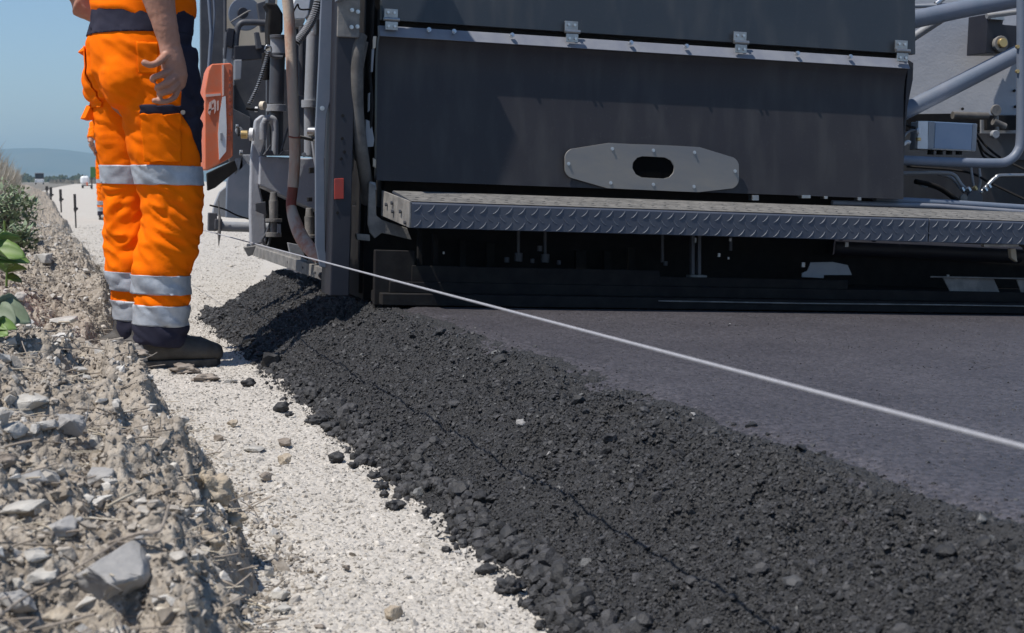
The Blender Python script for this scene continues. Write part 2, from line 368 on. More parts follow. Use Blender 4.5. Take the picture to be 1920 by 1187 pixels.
M['asph_far'] = mat('old_grey_asphalt', (.13, .13, .13), .85, col2=(.18, .175, .17), sc=2)
# ================================================================== TERRAIN
XT, XE, TH = 0.655, 0.99, 0.20          # toe of the loose slope, edge of the mat, mat thickness
TILT = 0.035
rs = np.random.RandomState(7)
def sm(t): t = np.clip(t, 0, 1); return t * t * (3 - 2 * t)
def edge_x(Y): return .285 - .10 * sm((2.7 - np.asarray(Y, float)) / 1.0) + .085 * fbm(Y * 2.1, Y * 0 + 3.1, 5, 3) - .155 * np.exp(-((np.asarray(Y, float) - 4.8) / .62) ** 2) + .034 * fbm(Y * 9, Y * 0 + 1.1, 6, 2)
MOUNDS = [(.130, 1.72, .045, .13, .07), (.185, 2.40, .045, .17, .075), (.185, 3.45, .05, .26, .080), (.05, 4.3, .05, .16, .03), (.10, 2.75, .045, .16, .05), (.03, 1.95, .045, .14, .05), (.06, 2.3, .04, .1, -.05), (.12, 2.05, .035, .12, -.06), (.16, 3.0, .04, .12, -.07), (.11, 3.6, .03, .3, -.05), (.02, 3.1, .04, .15, .05), (.22, 6.5, .06, .5, .06)]
def bank_z(X, Y):
    X = np.asarray(X, float); Y = np.asarray(Y, float)
    t = edge_x(Y) - X
    base = np.interp(t, [-.15, -.02, .0, .028, .07, .16, .30, .6, 1.1, 3, 8], [-.08, -.012, 0, .075, .125, .145, .195, .34, .46, .5, .42])
    base = np.where(t < 0, base - .02, base)
    on = sm(t / .05)
    big = .062 * fbm(X * 7 + .3, Y * 5, 11, 3) * sm(t / .12)
    w1, h1 = worley(X * 26 + 1.2 * fbm(X * 20, Y * 20, 3, 2), Y * 22, 21); w2, h2 = worley(X * 62, Y * 58, 31)
    cl = .030 * fbm(X * 17, Y * 15, 47, 3) + (.5 - w1) * .024 * (.25 + h1) + (.5 - w2) * .012 * (.3 + h2)
    fine = .012 * fbm(X * 90, Y * 90, 41, 4) + .012 * fbm(X * 30, Y * 30, 43, 3)
    mound = 0
    for (cx, cy, sx, sy, hh) in MOUNDS: mound = mound + hh * np.exp(-((Y - cy) / sy) ** 2) * np.where(X < cx, np.exp(-((X - cx) / (sx * 2.2)) ** 2), np.exp(-((X - cx) / (sx * .45)) ** 4))
    rut = -.05 * np.clip(fbm(X * 5, Y * 9, 61, 2) - .25, 0, 1) * on
    return base + (big + cl + fine) * (on * .93 + .07) + rut + mound
def pile_base(X, Y):
    toe = XT + .035 * fbm(Y * 3.1, Y * 0, 71, 3) + .012 * fbm(Y * 14, Y * 0, 72, 2)
    top = XE + .030 * fbm(Y * 2.3, Y * 0 + 5, 73, 3)
    u = (X - toe) / (top - toe)
    z = TH * np.where(u < 1, np.clip(u, -.3, 1), 1.0)
    # soft shoulder
    z = z - .012 * np.exp(-((u - 1) / .18) ** 2)
    return z - TILT * np.clip(X - XE, 0, 9), u
def pile_z(X, Y):
    X = np.asarray(X, float); Y = np.asarray(Y, float)
    z, u = pile_base(X, Y)
    on = sm((u + .05) / .15) * (1 - .85 * sm((u - .95) / .35))
    w1, h1 = worley(X * 70, Y * 60, 81); w2, h2 = worley(X * 28 + 3, Y * 24, 83)
    n = (.5 - w1) * .011 * (.3 + h1) + (.5 - w2) * .016 * np.clip(h2 * 1.9 - .3, 0, 1.4) + .024 * fbm(X * 9, Y * 7, 85, 3) + .006 * fbm(X * 120, Y * 120, 87, 2)
    holes = -.028 * np.clip(fbm(X * 20, Y * 28, 89, 3) - .30, 0, 1) * 2.2
    z = z + (n + holes) * on
    # a faint crease where the slope former's lower lip ran
    return np.where(u < -.02, z - .03, z) - .03 * sm((u - 1.16) / .22)
def mat_z(X, Y):
    X = np.asarray(X, float); e = 1 - sm((X - 1.02) / .16); w1, h1 = worley(X * 75, Y * 62, 93)
    return TH - TILT * (X - XE) + .0016 * fbm(X * 14, Y * 9, 91, 3) + e * ((.45 - w1) * .006 + .003 * fbm(X * 16, Y * 14, 95, 3)) - .014 * sm((1.11 - X) / .09) - .03 * sm((1.02 - X) / .05)

def spaced(a, b, n0): return list(np.linspace(a, b, n0))
def logrows(y0, y1, k): n = int(math.log(y1 / y0) / k); return y0 * np.exp(np.linspace(0, 1, n) * math.log(y1 / y0))
# gravel: one sheet out to the horizon, finely divided where the camera is close
gx = np.array([-9000, -3000, -900, -300, -100, -30, -10, -3, -1, -.3, 0] + spaced(.15, .80, 190) + [.9, 1.2, 2, 4, 8, 20, 60, 200, 700, 2500, 9000])
gy = np.concatenate([[-9000, -2000, -500, -100, -20, -5, -1, 0, .6, 1.1], logrows(1.5, 9, .0032), [9.5, 10.5, 12, 15, 20, 30, 50, 90, 160, 300, 600, 1500, 4000, 12000, 30000]])
def gravel_z(X, Y):
    m = (X > .1) & (X < .85) & (Y > 1.2) & (Y < 12)
    w2, h2 = worley(X * 95, Y * 80, 101)
    return np.where(m, .006 * fbm(X * 8, Y * 6, 103, 3) + (.5 - w2) * .0045 * (.3 + h2) + .003 * fbm(X * 60, Y * 60, 105, 2), 0) - .003
o = link('gravel_ground', grid_mesh('gravel_ground', gx, gy, gravel_z), M['gravel']); tag(o, 'pale compacted crushed stone roadbed running to the horizon', kind='structure')
# bank
bx = np.array([-14, -9, -6, -4, -3, -2.2, -1.7, -1.3, -1.0, -.8, -.65, -.5, -.42, -.35, -.3, -.26, -.22] + spaced(-.19, .42, 190))
by = np.concatenate([[-4, -2, -1, -.4, 0, .4, .8, 1.0], logrows(1.15, 9, .0028), logrows(9.05, 70, .012)])
o = link('earth_bank', grid_mesh('earth_bank', bx, by, bank_z), M['earth']); tag(o, 'rough bank of dry earth and broken stone along the left edge', kind='structure')
# mat and loose slope
MATY = 7.2
mx_ = np.array(spaced(.95, 1.3, 80) + spaced(1.31, 1.5, 12) + [1.6, 1.8, 2.2, 2.8, 3.6, 4.6, 6.5]); my_ = np.concatenate([[-5, -2, 0, .6, .9], logrows(1.05, 6, .004), [6.5, MATY]])
o = link('asphalt_road', grid_mesh('asphalt_road', mx_, my_, mat_z), M['mat']); tag(o, 'freshly laid smooth dark asphalt behind the paver', kind='structure')
px_ = np.array(spaced(.60, 1.16, 158)); py_ = np.concatenate([[-5, -2, 0, .6, .9], logrows(1.05, MATY + .2, .0030)])
def pz(X, Y):
    z = pile_z(X, Y); e = sm((Y - 7.0 + .15 * fbm(X * 9, Y * 3, 5, 2)) / .25); return z * (1 - e) - .06 * e
pile = link('asphalt_edge', grid_mesh('asphalt_edge', px_, py_, pz), M['pile'])
tag(pile, 'loose crumbly slope of black asphalt along the edge of the new road', 'asphalt', kind='stuff')

# ------------------------------------------------------------------ stones
def hull(n, seed, flat=.65, rough=0.0):
    r = random.Random(seed); bm = bmesh.new()
    for i in range(n):
        v = Vector((r.gauss(0, 1), r.gauss(0, 1), r.gauss(0, 1))).normalized() * r.uniform(.8, 1.0)
        bm.verts.new((v.x, v.y * r.uniform(.75, 1), v.z * flat))
    g = bmesh.ops.convex_hull(bm, input=bm.verts)
    bmesh.ops.delete(bm, geom=[x for x in g['geom_interior'] if isinstance(x, bmesh.types.BMVert)], context='VERTS')
    bmesh.ops.triangulate(bm, faces=bm.faces); bm.verts.ensure_lookup_table(); bm.verts.index_update()
    V = np.array([v.co[:] for v in bm.verts]); F = np.array([[v.index for v in f.verts] for f in bm.faces]); bm.free()
    return V, F
VAR = [hull(11, 100 + i, [.5, .65, .8][i % 3]) for i in range(14)]
def scatter(name, P, S, mt, seed=1, rnd=None, flatrot=.5, variants=VAR, parent=None):
    r = np.random.RandomState(seed); N = len(P); vi = r.randint(0, len(variants), N)
    yaw = r.uniform(0, 2 * np.pi, N); rx = r.normal(0, flatrot, N); ry = r.normal(0, flatrot, N)
    if rnd is None: rnd = r.rand(N)
    S = np.asarray(S); 
    if S.ndim == 1: S = S[:, None] * r.uniform(.75, 1.25, (N, 3))
    Vs, Fs, As = [], [], []; b = 0
    for k, (V, F) in enumerate(variants):
        ix = np.where(vi == k)[0]
        if not len(ix): continue
        L = V[None] * S[ix][:, None, :]
        c, s = np.cos(rx[ix])[:, None], np.sin(rx[ix])[:, None]; y, z = L[..., 1] * c - L[..., 2] * s, L[..., 1] * s + L[..., 2] * c
        c, s = np.cos(ry[ix])[:, None], np.sin(ry[ix])[:, None]; x, z = L[..., 0] * c + z * s, -L[..., 0] * s + z * c
        c, s = np.cos(yaw[ix])[:, None], np.sin(yaw[ix])[:, None]; x, y = x * c - y * s, x * s + y * c
        W = np.stack([x, y, z], -1) + P[ix][:, None, :]
        Vs.append(W.reshape(-1, 3)); Fs.append((F[None] + (b + np.arange(len(ix)) * len(V))[:, None, None]).reshape(-1, 3)); As.append(np.repeat(rnd[ix], len(V))); b += len(ix) * len(V)
    return link(name, np_mesh(name, np.concatenate(Vs), np.concatenate(Fs), False, np.concatenate(As)), mt, parent)
def logY(n, a, b, r): return a * np.exp(r.rand(n) * math.log(b / a))
r = np.random.RandomState(3)
# pebbles of the roadbed
n = 40000; Y = logY(n, 1.6, 22, r); X = .22 + r.rand(n) * (.50 + .16 * np.clip(Y - 6.5, 0, 20)); 
S = np.exp(r.normal(math.log(.0034), .42, n)) * (1 + .06 * Y)
gz = gravel_z(X, Y); k = np.ones(n, bool)
o = scatter('roadbed_pebbles', np.stack([X, Y, gz - S * .15], 1)[k], S[k], M['pebble'], 5); tag(o, 'small angular pale pebbles covering the roadbed', 'gravel', kind='stuff')
# crumbs of the bank
n = 62000; Y = logY(n, 1.15, 16, r); X = edge_x(Y) + np.where(r.rand(n) < .17, np.abs(r.normal(0, .055, n)), -r.rand(n) ** .85 * (.36 + .02 * Y))
S = np.exp(r.normal(math.log(.0026), .66, n)) * (1 + .06 * Y); S = np.clip(S, .001, .022)
Z = np.maximum(bank_z(X, Y), -.003)
t_ = edge_x(Y) - X; k = np.ones(n, bool)
rn = np.clip(r.rand(n) * .75 + (S > .009) * (.15 + r.rand(n) * .45), 0, 1)
o = scatter('bank_rubble', np.stack([X, Y, Z], 1)[k], S[k], M['clod'], 6, rnd=rn[k]); tag(o, 'small stones and earth crumbs strewn over the bank', 'rubble', kind='stuff')
# aggregate on the slope and at the rough border of the mat
n = 115000; Y = logY(n, 1.12, 7.0, r); u = r.rand(n) ** .9 * 1.34 - .05; X = XT + u * (XE - XT) + .018 * r.normal(size=n)
S = np.exp(r.normal(math.log(.0022), .45, n)) * (1 + .06 * Y)
keep = (u < 1.02) | (r.rand(n) < np.clip(1.28 - u, 0, 1) ** 1.5 * 1.6)
Z = np.maximum(np.maximum(np.where(X > .97, mat_z(X, Y), 0), pile_z(X, Y)), 0) + S * .1
k = keep & ((Z > .004) | (r.rand(n) < .6))
o = scatter('slope_aggregate', np.stack([X, Y, Z], 1)[k], S[k], M['aggregate'], 8); tag(o, 'small bitumen coated stones covering the loose asphalt slope', 'asphalt', kind='stuff')
n = 16000; Y = logY(n, 1.1, 4.6, r); X = 1.04 + r.rand(n) ** 1.3 * (.5 + .35 * Y); S = np.exp(r.normal(math.log(.0013), .35, n)) * (1 + .10 * Y)
o = scatter('mat_grains', np.stack([X, Y, mat_z(X, Y) - S * .25], 1), S[:, None] * np.array([1.3, 1.3, .8])[None], M['aggregate'], 28); tag(o, 'fine stone grains standing out of the smooth new asphalt', 'asphalt grains', kind='stuff')
# bigger crumbs that rolled to the toe
n = 1700; Y = logY(n, 1.5, 7.2, r); toe = XT + .035 * fbm(Y * 3.1, Y * 0, 71, 3) + .012 * fbm(Y * 14, Y * 0, 72, 2)
X = toe + .035 - np.abs(r.normal(0, .026, n)) + .02 * r.rand(n); S = np.exp(r.normal(math.log(.0072), .35, n))
Z = np.maximum(pile_z(X, Y), 0) + S * .3
def lumpy(seed, sub=2, amp=.22, flat=.8):
    bm = bmesh.new(); bmesh.ops.create_icosphere(bm, subdivisions=sub, radius=1)
    for v in bm.verts:
        d = 1 + amp * mnoise.noise(v.co * 1.6 + Vector((seed * 3.1, 0, 0))) * 1.6 + amp * .5 * mnoise.noise(v.co * 4.5 + Vector((0, seed * 1.7, 0)))
        v.co = v.co * d; v.co.z *= flat
    bm.verts.index_update(); V = np.array([v.co[:] for v in bm.verts]); F = np.array([[v.index for v in f.verts] for f in bm.faces]); bm.free(); return V, F
LV = [lumpy(i) for i in range(8)]
o = scatter('toe_crumbs', np.stack([X, Y, Z], 1), S, M['aggregate'], 9, variants=LV); tag(o, 'clotted asphalt crumbs rolled to the foot of the slope', 'asphalt', kind='stuff')

# sticky clots scattered over the slope
n = 420; Y = logY(n, 1.2, 7.0, r); u = r.rand(n) * 1.05; X = XT + u * (XE - XT); S = np.exp(r.normal(math.log(.0068), .34, n)); Z = np.maximum(pile_z(X, Y), 0) + S * .05
o = scatter('slope_clots', np.stack([X, Y, Z], 1), S[:, None] * np.array([1.2, 1.0, .7])[None] * r.uniform(.8, 1.2, (n, 3)), M['aggregate'], 19, variants=LV); tag(o, 'larger sticky clots of asphalt scattered over the loose slope', 'asphalt', kind='stuff')

# ---------------- single stones and lumps, put where the photograph shows them
HY = np.exp(np.linspace(0, math.log(60), 2600))
def hit(px, py, zf):
    d = ray(px, py); d = d / d.y; g = zf(HY * d.x, HY) - (CAMH + HY * d.z)
    k = np.argmax(g > 0) if (g > 0).any() else len(HY) - 1
    return Vector((0, 0, CAMH)) + d * float(HY[k])
def gnd(X, Y): return np.maximum(np.maximum(bank_z(X, Y), 0), np.where(X > XT - .02, pile_z(X, Y), 0))
def rockmesh(seed, dims, sharp=True):
    rr = random.Random(seed); bm = bmesh.new()
    for i in range(15):
        v = Vector((rr.gauss(0, 1), rr.gauss(0, 1), rr.gauss(0, 1))).normalized()
        v = Vector([max(-.78, min(.78, c)) for c in v]); bm.verts.new((v.x * dims[0], v.y * dims[1], v.z * dims[2]))
    g = bmesh.ops.convex_hull(bm, input=bm.verts)
    bmesh.ops.delete(bm, geom=[x for x in g['geom_interior'] if isinstance(x, bmesh.types.BMVert)], context='VERTS')
    bmesh.ops.bevel(bm, geom=bm.edges[:], offset=min(dims) * .07, segments=1, affect='EDGES')
    bmesh.ops.triangulate(bm, faces=bm.faces); bmesh.ops.subdivide_edges(bm, edges=bm.edges[:], cuts=3, use_grid_fill=True)
    s = min(dims)
    for v in bm.verts:
        v.co += v.co.normalized() * s * (.13 * mnoise.noise(v.co * (2.2 / s) + Vector((seed, 0, 0))) + .06 * mnoise.noise(v.co * (7 / s)))
    me = bpy.data.meshes.new('stone'); bm.to_mesh(me); bm.free()
    me.polygons.foreach_set('use_smooth', [True] * len(me.polygons)); me.set_sharp_from_angle(angle=R(28)); return me
def stone(name, px, py, wpx, hpx, mt, seed, label, cat, group, yaw=None, lump=False, sink=.25, tilt=(0, 0)):
    p = hit(px, py, gnd); d = (p - Vector((0, 0, CAMH))).dot(CAMF); a = wpx * d / FPX / 2; h = hpx * d / FPX / 2
    if lump:
        V, F = lumpy(seed + 40, 4 if wpx > 30 else 3, .42, .8); V = V * (1 + .05 * np.array([mnoise.noise(Vector(q) * 9) for q in V])[:, None]); V = V * np.array([a, a * .9, h * 1.05]); me = np_mesh('lump', V, F, True, np.full(len(V), .45)); 
    else: me = rockmesh(seed, (a * 1.15, a * .95, h * 1.05))
    o = link(name, me, mt); o.location = p + Vector((0, a * .3, h * (.9 - sink)))
    o.rotation_euler = (tilt[0], tilt[1], yaw if yaw is not None else random.Random(seed).uniform(-.5, .5)); tag(o, label, cat, group); return o
G = 'rocks lying on the bank'
for i, a in enumerate([
 (238, 1120, 205, 118, 'rock_grey', 'largest grey rock, flat topped with a shaded face, at the bottom of the bank', .35),
 (52, 772, 92, 44, 'rock', 'wide flat white rock at the left edge of the photo beside the bank top'),
 (24, 820, 66, 42, 'rock', 'pale rock cut by the left edge just under the wide flat white rock'),
 (84, 808, 52, 34, 'rock', 'small pale rock between the wide flat white rock and the square grey one'),
 (132, 818, 62, 56, 'rock_grey', 'square grey rock with a shaded right face in the upper group of bank rocks'),
 (178, 840, 34, 36, 'rock', 'small upright pale stone right of the square grey rock'),
 (12, 884, 44, 44, 'rock_brown', 'brown rock half cut by the left edge of the photo'),
 (62, 908, 60, 30, 'rock_grey', 'low blue grey slab near the left edge, level with the tan clods'),
 (190, 912, 62, 46, 'rock_grey', 'grey block with a dark shaded front near the middle of the bank'),
 (48, 966, 92, 36, 'rock', 'long sloping grey white slab above the blue grey stone'),
 (112, 1006, 70, 48, 'rock_grey', 'blue grey stone with a deep shadow on its right, lower bank'),
 (148, 990, 28, 28, 'rock_grey', 'little blue grey stone touching the upper right of a larger one'),
 (72, 1056, 62, 32, 'rock', 'white wedge shaped stone in the lower stack of pale stones'),
 (80, 1088, 82, 26, 'rock', 'flat white slab under the white wedge shaped stone'),
 (34, 1108, 34, 32, 'rock', 'bright white square stone low on the left'),
 (30, 1154, 84, 56, 'rock_grey', 'dark topped grey rock in the bottom left corner'),
 (108, 1168, 60, 34, 'rock_tan', 'rounded tan stone at the bottom edge left of the largest rock'),
 (36, 566, 34, 24, 'rock', 'small white stone below the grey green leaves'),
 (82, 492, 46, 22, 'rock', 'flat pale stone right of the bright green leaves'),
 (22, 610, 50, 32, 'rock', 'pale stone at the left edge between leaves and flat rocks'),
 (16, 648, 36, 24, 'rock', 'small pale stone at the left edge above the white rocks'),
 (300, 688, 32, 22, 'rock', 'white stone touching the sole of the near boot'),
 (150, 700, 30, 18, 'rock', 'small white stone left of the deep shadowed gap'),
 (158, 716, 26, 18, 'rock', 'little whitish stone on the rim of the shadowed gap'),
 (120, 606, 60, 14, 'rock', 'long thin pale splinter of stone lying across the upper bank'),
 ]):
    stone('rock', a[0], a[1], a[2], a[3], M[a[4]], 300 + i, a[5], 'rock', G, a[6] if len(a) > 6 else None, tilt=(.45, -.12) if i == 0 else (.15, -.1))
G = 'clods of tan clay'
for i, a in enumerate([(405, 945, 66, 74, 'large tan clay clod at the foot of the bank beside the pale roadbed'), (376, 912, 40, 44, 'tan clod behind and left of the large clay clod'),
                       (440, 988, 44, 40, 'brown clod just below the large clay clod'), (396, 1028, 46, 40, 'tan clod at the rim of the dark hollow below the large clod'), (262, 672, 44, 20, 'clod under the heel of the near boot'),
                       (345, 700, 50, 22, 'brownish clod on the ground right below the near boot'), (388, 716, 44, 18, 'small brown clod right of the one below the near boot')]):
    stone('clay_clod', a[0], a[1], a[2], a[3], M['rock_tan'] if i < 4 else M['rock_brown'], 400 + i, a[4], 'clod', G, lump=True)
G = 'loose stones on the pale roadbed'
for i, a in enumerate([(536, 870, 30, 26, 'rock_tan', 'tan cube shaped stone on the roadbed'), (498, 902, 26, 22, 'rock_brown', 'dark grey stone left of the tan cube shaped one'), (534, 836, 28, 20, 'rock_brown', 'grey brown stone just above the tan cube shaped one'),
                       (477, 846, 46, 12, 'rock', 'flat pale flake left of the grey brown stone'), (740, 1162, 38, 34, 'rock_tan', 'round tan stone on the roadbed at the bottom of the photo'), (649, 1069, 18, 14, 'rock_brown', 'tiny brown stone alone on the lower roadbed'),
                       (437, 799, 24, 16, 'rock_tan', 'small tan stone on the roadbed upper left'), (410, 828, 20, 16, 'rock_brown', 'small dark stone next to the foot of the bank'), (432, 719, 34, 10, 'rock', 'thin flat pale stone below the toe of the boot'),
                       (528, 1148, 46, 18, 'rock', 'flat pale flake near the bottom of the bank foot'), (505, 1082, 20, 30, 'rock', 'upright whitish stone at the foot of the bank'), (528, 1124, 36, 22, 'rock', 'pale pebble below the upright whitish stone'),
                       (600, 1180, 26, 12, 'rock_brown', 'small brown pebble at the bottom edge of the roadbed')]):
    stone('loose_stone', a[0], a[1], a[2], a[3], M[a[4]], 500 + i, a[5], 'stone', G)
G = 'lumps of asphalt fallen on the roadbed'
for i, a in enumerate([(467, 720, 26, 16, 'small flattened asphalt lump nearest the boot'), (529, 768, 28, 22, 'asphalt lump of a touching pair, the larger upper one'), (543, 777, 16, 10, 'little asphalt crumb touching the lump of the upper pair'),
                       (632, 863, 28, 22, 'lone asphalt lump midway down the toe of the slope'), (664, 873, 20, 14, 'small asphalt lump right of the lone one'), (702, 896, 22, 20, 'round asphalt lump above a close pair'),
                       (718, 914, 24, 18, 'upper asphalt lump of the close pair'), (721, 927, 18, 12, 'lower asphalt lump of the close pair'), (957, 1112, 44, 36, 'largest round asphalt lump at the lower toe of the slope'),
                       (913, 1075, 30, 24, 'smooth grey asphalt lump up left of the largest one'), (742, 952, 34, 20, 'flat asphalt lump against the slope'), (838, 1032, 20, 14, 'tiny asphalt lump on the pale gravel'),
                       (985, 1050, 40, 30, 'angular asphalt lump above right of the largest round one'), (800, 968, 14, 24, 'upright sliver of asphalt at the toe'), (1045, 1142, 46, 30, 'wide asphalt lump near the bottom edge of the slope'),
                       (595, 792, 40, 22, 'dark asphalt lump resting on the toe of the slope'), (620, 806, 30, 22, 'asphalt lump in a cluster at the toe, left part')]):
    stone('asphalt_lump', a[0], a[1] + 4, a[2], a[3], M['aggregate'], 600 + i, a[4], 'asphalt lump', G, lump=True, sink=.1)
# a few pale stones caught in the black slope
for i, (px, py, w_) in enumerate([(978, 797, 22), (1028, 853, 12), (860, 1040, 16), (1300, 780, 12), (1755, 1000, 14)]):
    o = stone('pale_chip', px, py, w_, w_ * .8, M['rock_grey'], 700 + i, ['pale grey chip high on the black slope', 'tiny pale chip in the middle of the black slope', 'grey chip low on the slope near its toe', 'small chip near the edge of the smooth mat', 'grey chip on the slope at the far right'][i], 'stone chip', 'pale chips in the asphalt slope', sink=.4)

# ---------------- straw, twigs and roots on the bank
def strands(name, n, y0, y1, xr, L, rad, seed, mt, up=.25):
    r = random.Random(seed); V = []; F = []; q = np.random.RandomState(seed)
    AY = y0 * np.exp(q.rand(n) * math.log(y1 / y0)); AX = edge_x(AY) + .05 - q.rand(n) ** .9 * (xr + .02 * AY); AZ = np.maximum(bank_z(AX, AY), 0) + .003
    for i in range(n):
        Y = AY[i]; X = AX[i]; z = AZ[i]; a = r.uniform(0, 6.28); l = L * r.uniform(.4, 1.3) * (1 + .04 * Y); k = r.uniform(-.8, .8); e = r.uniform(-.1, up); q = rad * r.uniform(.6, 1.4) * (1 + .1 * Y)
        p = Vector((X, Y, z)); b = len(V); m = 4
        for j in range(m + 1):
            d = Vector((math.cos(a + k * j / m), math.sin(a + k * j / m), e * (1 - .5 * j / m)))
            s = d.cross(Vector((0, 0, 1))).normalized() * q
            V += [p + s, p - s * .5 + Vector((0, 0, q * .9)), p - s * .5 - Vector((0, 0, q * .9))]; p = p + d * (l / m)
        for j in range(m):
            for c in range(3): F.append((b + j * 3 + c, b + j * 3 + (c + 1) % 3, b + j * 3 + 3 + (c + 1) % 3, b + j * 3 + 3 + c))
    return link(name, np_mesh(name, [v[:] for v in V], F, True), mt)
tag(strands('dry_straw', 750, 1.2, 9, .38, .038, .0008, 2, M['straw']), 'pale bits of straw littering the bank', 'straw', kind='stuff')
tag(strands('fine_roots', 900, 1.2, 9, .34, .045, .0010, 5, M['twig'], .5), 'grey broken roots and stalks among the stones', 'dead stalks', kind='stuff')
def twig(pts, r, label, m='twig'):
    P = []
    for (x, y, up) in pts:
        p = hit(x, y, gnd); P.append(p + Vector((0, 0, up)))
    mb = MB(); S = smooth_path(P, 5); mb.loft(S, [r * (1 - .4 * i / len(S)) for i in range(len(S))], ref=(.3, .2, .9), n=7)
    o = mb.build('dead_twig', M[m]); tag(o, label, 'twig', 'twigs and stalks lying on the bank')
twig([(0, 1178, .012), (60, 1138, .014), (150, 1098, .02), (232, 1062, .03)], .0016, 'longest thin curved twig crossing in front of the largest rock')
twig([(206, 1040, .012), (262, 1036, .02), (300, 1030, .02), (318, 1016, .04)], .0026, 'thick forked root sticking out above the dark hollow')
twig([(200, 962, .008), (240, 946, .012), (262, 942, .014)], .0022, 'short pale twig near the middle of the bank', 'straw')
twig([(296, 1158, .008), (330, 1164, .010), (366, 1160, .012)], .003, 'stout broken stick at the foot of the largest rock', 'straw')
twig([(442, 1118, .006), (470, 1138, .010), (500, 1150, .006)], .0018, 'pale straight stalk on the gravel beyond the shadow', 'straw')
twig([(78, 600, .01), (104, 612, .015), (132, 618, .02)], .004, 'bleached flat piece of wood in the upper bank', 'straw')
twig([(98, 652, .01), (118, 644, .02), (140, 650, .01)], .002, 'brown bent twig below the bleached piece of wood')
# ================================================================== THE PAVER (local frame: x along its rear, y into the distance, z up)
OX, OY, OZ = 0.99, 4.97, TH
PM = Matrix.Translation((OX, OY, OZ)) @ Matrix.Rotation(TILT, 4, 'Y')
PI4 = PM.inverted()
def m(px, py, yl=0.0):
    c = PI4 @ Vector((0, 0, CAMH)); d = PI4.to_3x3() @ ray(px, py); return c + d * ((yl - c.y) / d.y)
def mX(px, py, xl):
    c = PI4 @ Vector((0, 0, CAMH)); d = PI4.to_3x3() @ ray(px, py); return c + d * ((xl - c.x) / d.x)
def rp(p, r):                                   # radius in photo pixels -> metres at that point
    return r * ((PM @ Vector(p)) - Vector((0, 0, CAMH))).dot(CAMF) / FPX
paver = empty('asphalt_paver', (OX, OY, OZ), (0, TILT, 0))
tag(paver, 'dark grey road paver with a tread plate step, laying the fresh asphalt', 'paver')
def pl(name, poly, yl, th, mt, parent=paver, bevel=.002):
    mb = MB(); mb.prism([m(x, y, yl) for x, y in poly], (0, th, 0)); return mb.build(name, M[mt], parent, bevel)
def rect(x0, y0, x1, y1): return [(x0, y0), (x1, y0), (x1, y1), (x0, y1)]
def tb(name, pts, r, mt, parent=paver, k=6, n=16, sm_=True):
    """pts: (px,py,yl) ; r in px"""
    P = [m(*p) for p in pts]; rr = rp(P[0], r)
    if len(P) > 2 and sm_: P = smooth_path(P, k)
    mb = MB(); mb.tube(P, rr, n); return mb.build(name, M[mt], parent)
def bolts(name, lst, r, mt, parent, hgt=.006, each=True, ax=(0, -1, 0)):
    for (x, y, yl) in lst:
        p = m(x, y, yl); q = rp(p, r); a = Vector(ax)
        mb = MB(); mb.cyl(p + a * .0, p + a * hgt * .35, q * 1.5, n=14); mb.cyl(p + a * hgt * .35, p + a * hgt, q, n=6); mb.build(name, M[mt], parent)

# ---- rear cover panels ---------------------------------------------------
xl, xr = m(708, 200).x, m(1699, 200).x
zb, zt = m(1200, 356).z, m(1200, 98).z
H_ = zt - zb
prof = [(-.014, zb), (-.010, zb + .10 * H_), (-.002, zb + .30 * H_), (.008, zb + .50 * H_), (.016, zb + .68 * H_), (.020, zb + .82 * H_), (.015, zb + .93 * H_), (.004, zb + .985 * H_), (-.004, zb + 1.0 * H_)]
S = smooth_path([Vector((0, a, b)) for a, b in prof], 5)
mb = MB(); n = len(S); x0, x1 = xl, xr
vs = [(x0, p.y, p.z) for p in S] + [(x1, p.y, p.z) for p in S] + [(x0, p.y + .035, p.z) for p in S] + [(x1, p.y + .035, p.z) for p in S]
fs = []
for i in range(n - 1): fs += [(i, n + i, n + i + 1, i + 1), (2 * n + i, 2 * n + i + 1, 3 * n + i + 1, 3 * n + i), (i, i + 1, 2 * n + i + 1, 2 * n + i), (n + i, 3 * n + i, 3 * n + i + 1, n + i + 1)]
fs += [(0, 2 * n, 3 * n, n), (n - 1, 2 * n - 1, 4 * n - 1, 3 * n - 1)]
mb.add(vs, fs); low = mb.build('lower_cover', M['panel'], paver); tag(low, 'long dark lower cover with an oval steel plate')
# flange along the top of the lower cover, leaning back so that it faces the sky
zf0, zf1 = zt, zt + H_ * .078
mb = MB(); mb.add([(xl - .0, -.008, zf0), (xr + .004, -.008, zf0), (xr + .004, .018, zf1), (xl, .018, zf1), (xl, .02, zf0 - .004), (xr + .004, .02, zf0 - .004), (xr + .004, .035, zf1), (xl, .035, zf1)],
       [(0, 1, 2, 3), (5, 4, 7, 6), (3, 2, 6, 7), (1, 0, 4, 5), (0, 3, 7, 4), (2, 1, 5, 6)])
fl = mb.build('flange', M['flange'], low, .0015)
for x in (804, 851, 960, 1183, 1287, 1495, 1594):
    t = (x - 720) / 990; y = 49 + t * 63 + 2; p = m(x, y, -.004)
    mb = MB(); mb.cyl(p + Vector((0, .006, 0)), p + Vector((0, -.004, .001)), .0075, n=14); mb.cyl(p + Vector((0, -.004, .001)), p + Vector((0, -.010, .002)), .0055, n=6); mb.build('bolt', M['bolt'], fl)
